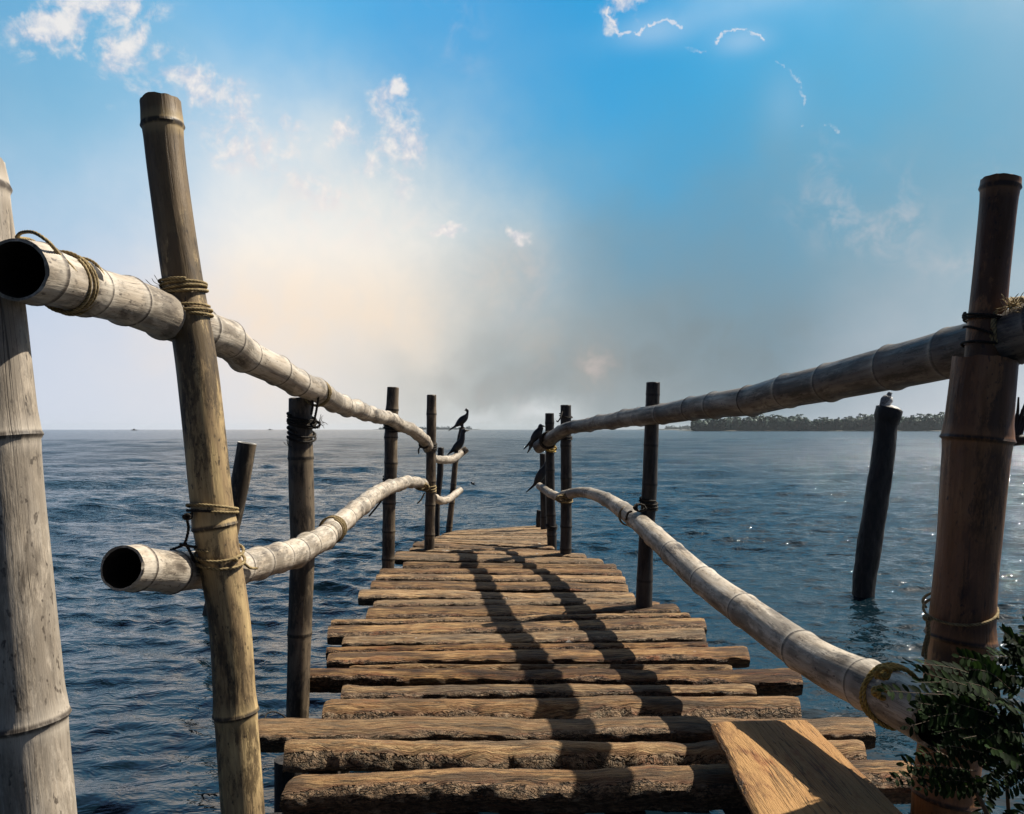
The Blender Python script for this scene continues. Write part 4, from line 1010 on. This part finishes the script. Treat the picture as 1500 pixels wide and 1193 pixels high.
cum = blobs([(85, 40, 60, 30, .5, 1.0), (150, 5, 80, 20, 0.1, .95), (55, 52, 26, 20, 0, .85), (178, 68, 36, 46, -.5, 1.0), (115, 78, 16, 10, 0, .6), (205, 105, 46, 40, -.5, .62),
             (250, 95, 40, 26, -.5, .7), (295, 120, 66, 30, -.6, .86), (355, 160, 56, 36, -.6, .84), (425, 185, 44, 16, 0, .6), (150, 150, 60, 16, 0, .42), (345, 215, 60, 50, -.4, .62), (410, 235, 60, 40, -.5, .6), (470, 280, 60, 40, -.5, .6),
             (575, 190, 40, 58, .2, .92), (602, 215, 32, 34, 0, .9), (515, 195, 46, 22, .2, .74), (583, 130, 15, 18, -.8, .95), (585, 262, 34, 34, 0, .7), (545, 240, 30, 44, 0, .72),
             (650, 340, 46, 10, .1, .8), (755, 345, 26, 14, -.3, .85),
             (910, 12, 34, 18, 0, 1.0), (896, 34, 14, 20, 0, .9), (932, 3, 24, 12, 0, .9)], wq)
faint = blobs([(1222, 290, 34, 56, .2, .9), (1262, 335, 80, 34, -.4, .8), (1318, 320, 34, 50, 0, .9), (1390, 385, 60, 26, -.2, .5), (870, 535, 34, 34, 0, .8), (790, 540, 20, 20, 0, .4), (745, 405, 60, 50, 0, .6), (775, 495, 30, 40, 0, .4),
               (655, 20, 40, 80, .5, .5), (1480, 250, 60, 30, .5, .4), (420, 250, 120, 40, -.5, .9), (480, 300, 60, 60, 0, .9), (560, 330, 80, 30, .2, .8), (740, 590, 60, 30, 0, .4)], wq)
den = T.math('ADD', cum, T.math('MULTIPLY', T.math('SUBTRACT', n_big, .5), 1.9))
den = T.math('ADD', den, T.math('MULTIPLY', T.math('SUBTRACT', n_fine, .5), .55))
cf = T.math('MULTIPLY', T.ramp(den, .32, 1.0), T.ramp(cum, .10, .5))
ccol = T.mix(T.ramp(n_fine, .35, .65), lin(222, 214, 222), lin(250, 240, 232))
ccol = T.mix(T.ramp(T.math('ADD', den, T.math('MULTIPLY', n_fine, .3)), .8, 1.35), ccol, lin(255, 246, 238))
# silver linings: bright broken outlines
def segs(pl, width):
    out = None
    for a, b in zip(pl[:-1], pl[1:]):
        A, B = Vector(ae(*a)), Vector(ae(*b)); AB = B - A; L2 = AB.dot(AB)
        v = T.vm('SUBTRACT', wq2, tuple(A))
        h = T.math('MULTIPLY', T.vm('DOT_PRODUCT', v, tuple(AB / L2)), 1.0, clamp=True)
        dd = T.vm('LENGTH', T.vm('SUBTRACT', v, T.vm('SCALE', tuple(AB), scale=h)))
        out = dd if out is None else T.math('MINIMUM', out, dd)
    return T.ramp(out, width / F, width * .25 / F)
wq2 = T.vm('ADD', q, T.vm('SCALE', T.vm('SUBTRACT', T.n('ShaderNodeTexNoise', ins={'Vector': fd, 'Scale': 75.0, 'Detail': 4.0, 'Roughness': .65}).outputs[1], (.5, .5, .5)), scale=0.016))
s1 = segs([(892, 8), (890, 22), (900, 36), (908, 52), (918, 48), (936, 50), (948, 40), (962, 33), (978, 30), (992, 34), (1001, 43)], 2.8)
s2 = segs([(1049, 64), (1053, 55), (1066, 48), (1080, 44), (1090, 44), (1100, 48), (1112, 52), (1118, 60)], 2.8)
s3 = segs([(1136, 90), (1158, 104), (1170, 120), (1178, 145), (1180, 168), (1176, 184)], 2.2)
s4 = segs([(1005, 70), (1034, 74)], 2.4)
s5 = segs([(1208, 184), (1220, 186), (1230, 194)], 3.2)
brk = T.ramp(n_fine, .38, .6, .15, 1)
sl_ = T.math('MAXIMUM', T.math('MULTIPLY', T.math('MAXIMUM', s1, s2), T.ramp(n_fine, .3, .55, .4, .95)), T.math('MULTIPLY', T.math('MAXIMUM', s3, T.math('MAXIMUM', s4, s5)), T.math('MULTIPLY', brk, .5)))
# faint diagonal rays near the top right
sky = T.mix(T.math('MULTIPLY', blobs([(1080, 8, 170, 22, .12, .35)], q), T.ramp(n_big, .3, .6, .6, 1)), base, lin(165, 205, 235))
sky = T.mix(T.math('MULTIPLY', blobs([(955, 46, 46, 18, 0, .34), (1088, 60, 36, 15, 0, .4), (1150, 150, 30, 40, 0, .14)], q), 1.0), sky, lin(190, 215, 238))
glow = blobs([(470, 385, 200, 140, .35, .84), (535, 440, 120, 90, 0, .6), (400, 330, 110, 70, -.6, .5), (440, 490, 160, 100, 0, .4), (560, 300, 90, 60, .5, .4)], qb)
sky = T.mix(T.math('MULTIPLY', glow, T.ramp(n_big, .34, .66, .68, 1)), sky, T.mix(T.ramp(T.n('ShaderNodeSeparateXYZ', ins={0: q}).outputs[1], .12, .26), lin(255, 229, 200), lin(252, 248, 240)))
smoke = T.ramp(n_big, .3, .65, .45, 1)
sky = T.mix(T.math('MULTIPLY', blobs([(900, 560, 150, 60, 0, .55), (1050, 520, 140, 50, -.1, .45)], qb), smoke), sky, lin(124, 133, 136))
sky = T.mix(T.math('MULTIPLY', blobs([(730, 572, 70, 30, .1, .65), (690, 520, 80, 40, .6, .4)], qb), smoke), sky, lin(160, 162, 160))
sky = T.mix(blobs([(792, 606, 52, 20, 0, .7), (700, 612, 50, 14, 0, .5)], wq), sky, lin(222, 226, 228))
sky = T.mix(T.math('MULTIPLY', blobs([(868, 535, 36, 36, 0, .22), (750, 400, 50, 40, 0, .3), (790, 500, 30, 30, 0, .25)], wq), smoke), sky, lin(214, 188, 162))
sky = T.mix(T.math('MULTIPLY', T.math('MULTIPLY', faint, T.ramp(n_big, .42, .68)), .36), sky, lin(235, 218, 214))
sky = T.mix(T.math('MULTIPLY', T.math('MULTIPLY', cf, .8), T.ramp(n_fine, .25, .6, .7, 1)), sky, ccol)
sky = T.mix(T.math('MULTIPLY', sl_, .62), sky, lin(248, 238, 236))
# sky beside and behind falls back to the sky model, thinned to deepen shadows
painted_sky = T.math('MULTIPLY', T.ramp(T.math('ABSOLUTE', az), .62, .95, 1, 0), T.ramp(el, .75, 1.1, 1, 0))
bg2 = T.n('ShaderNodeBackground', ins={'Color': sky, 'Strength': 1.0 / 2 ** EXPO})
mx = T.n('ShaderNodeMixShader', ins={0: painted_sky}); T.t.links.new(bg1.outputs[0], mx.inputs[1]); T.t.links.new(bg2.outputs[0], mx.inputs[2])
# bright aureole added round the sun, out of view, to brighten the water
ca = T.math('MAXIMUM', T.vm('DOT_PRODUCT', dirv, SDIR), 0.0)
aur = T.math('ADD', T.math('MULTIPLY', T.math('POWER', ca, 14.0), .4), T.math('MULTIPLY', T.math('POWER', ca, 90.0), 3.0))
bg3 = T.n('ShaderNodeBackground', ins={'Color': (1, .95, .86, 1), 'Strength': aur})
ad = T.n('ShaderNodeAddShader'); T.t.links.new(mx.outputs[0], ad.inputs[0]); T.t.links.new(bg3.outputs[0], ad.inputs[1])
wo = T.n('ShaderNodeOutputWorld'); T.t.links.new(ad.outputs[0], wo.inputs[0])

if HAZE:
    hb = 5200
    V = [(-hb, -hb, -2.5), (hb, -hb, -2.5), (hb, hb, -2.5), (-hb, hb, -2.5), (-hb, -hb, 30), (hb, -hb, 30), (hb, hb, 30), (-hb, hb, 30)]
    Fh = [(0, 3, 2, 1), (4, 5, 6, 7), (0, 1, 5, 4), (1, 2, 6, 5), (2, 3, 7, 6), (3, 0, 4, 7)]
    T = NT('haze_air'); vol = T.n('ShaderNodeVolumePrincipled', ins={'Color': (.80, .88, .95, 1), 'Density': 0.8e-4, 'Anisotropy': 0.3})
    oo = T.n('ShaderNodeOutputMaterial'); T.t.links.new(vol.outputs[0], oo.inputs['Volume'])
    ho = mesh('haze', V, Fh, T.m, smooth=False); ho['kind'] = 'stuff'; tag(ho, 'thin pale sea haze over the water', 'haze')

# ---------------------------------------------------------------- CAMERA
cd = bpy.data.cameras.new('camera'); cd.sensor_width = 36; cd.lens = F / 1500 * 36; cd.clip_start = .05; cd.clip_end = 30000
co = bpy.data.objects.new('camera', cd); C.objects.link(co); co.location = (0, 0, CAMZ); co.rotation_euler = (math.pi / 2 + PITCH, 0, 0)
SC.camera = co
SC.view_settings.view_transform = 'Standard'; SC.view_settings.look = 'None'; SC.view_settings.exposure = EXPO; SC.view_settings.gamma = 1
SC.render.engine = 'CYCLES'
SC.cycles.max_bounces = 6; SC.cycles.volume_bounces = 1
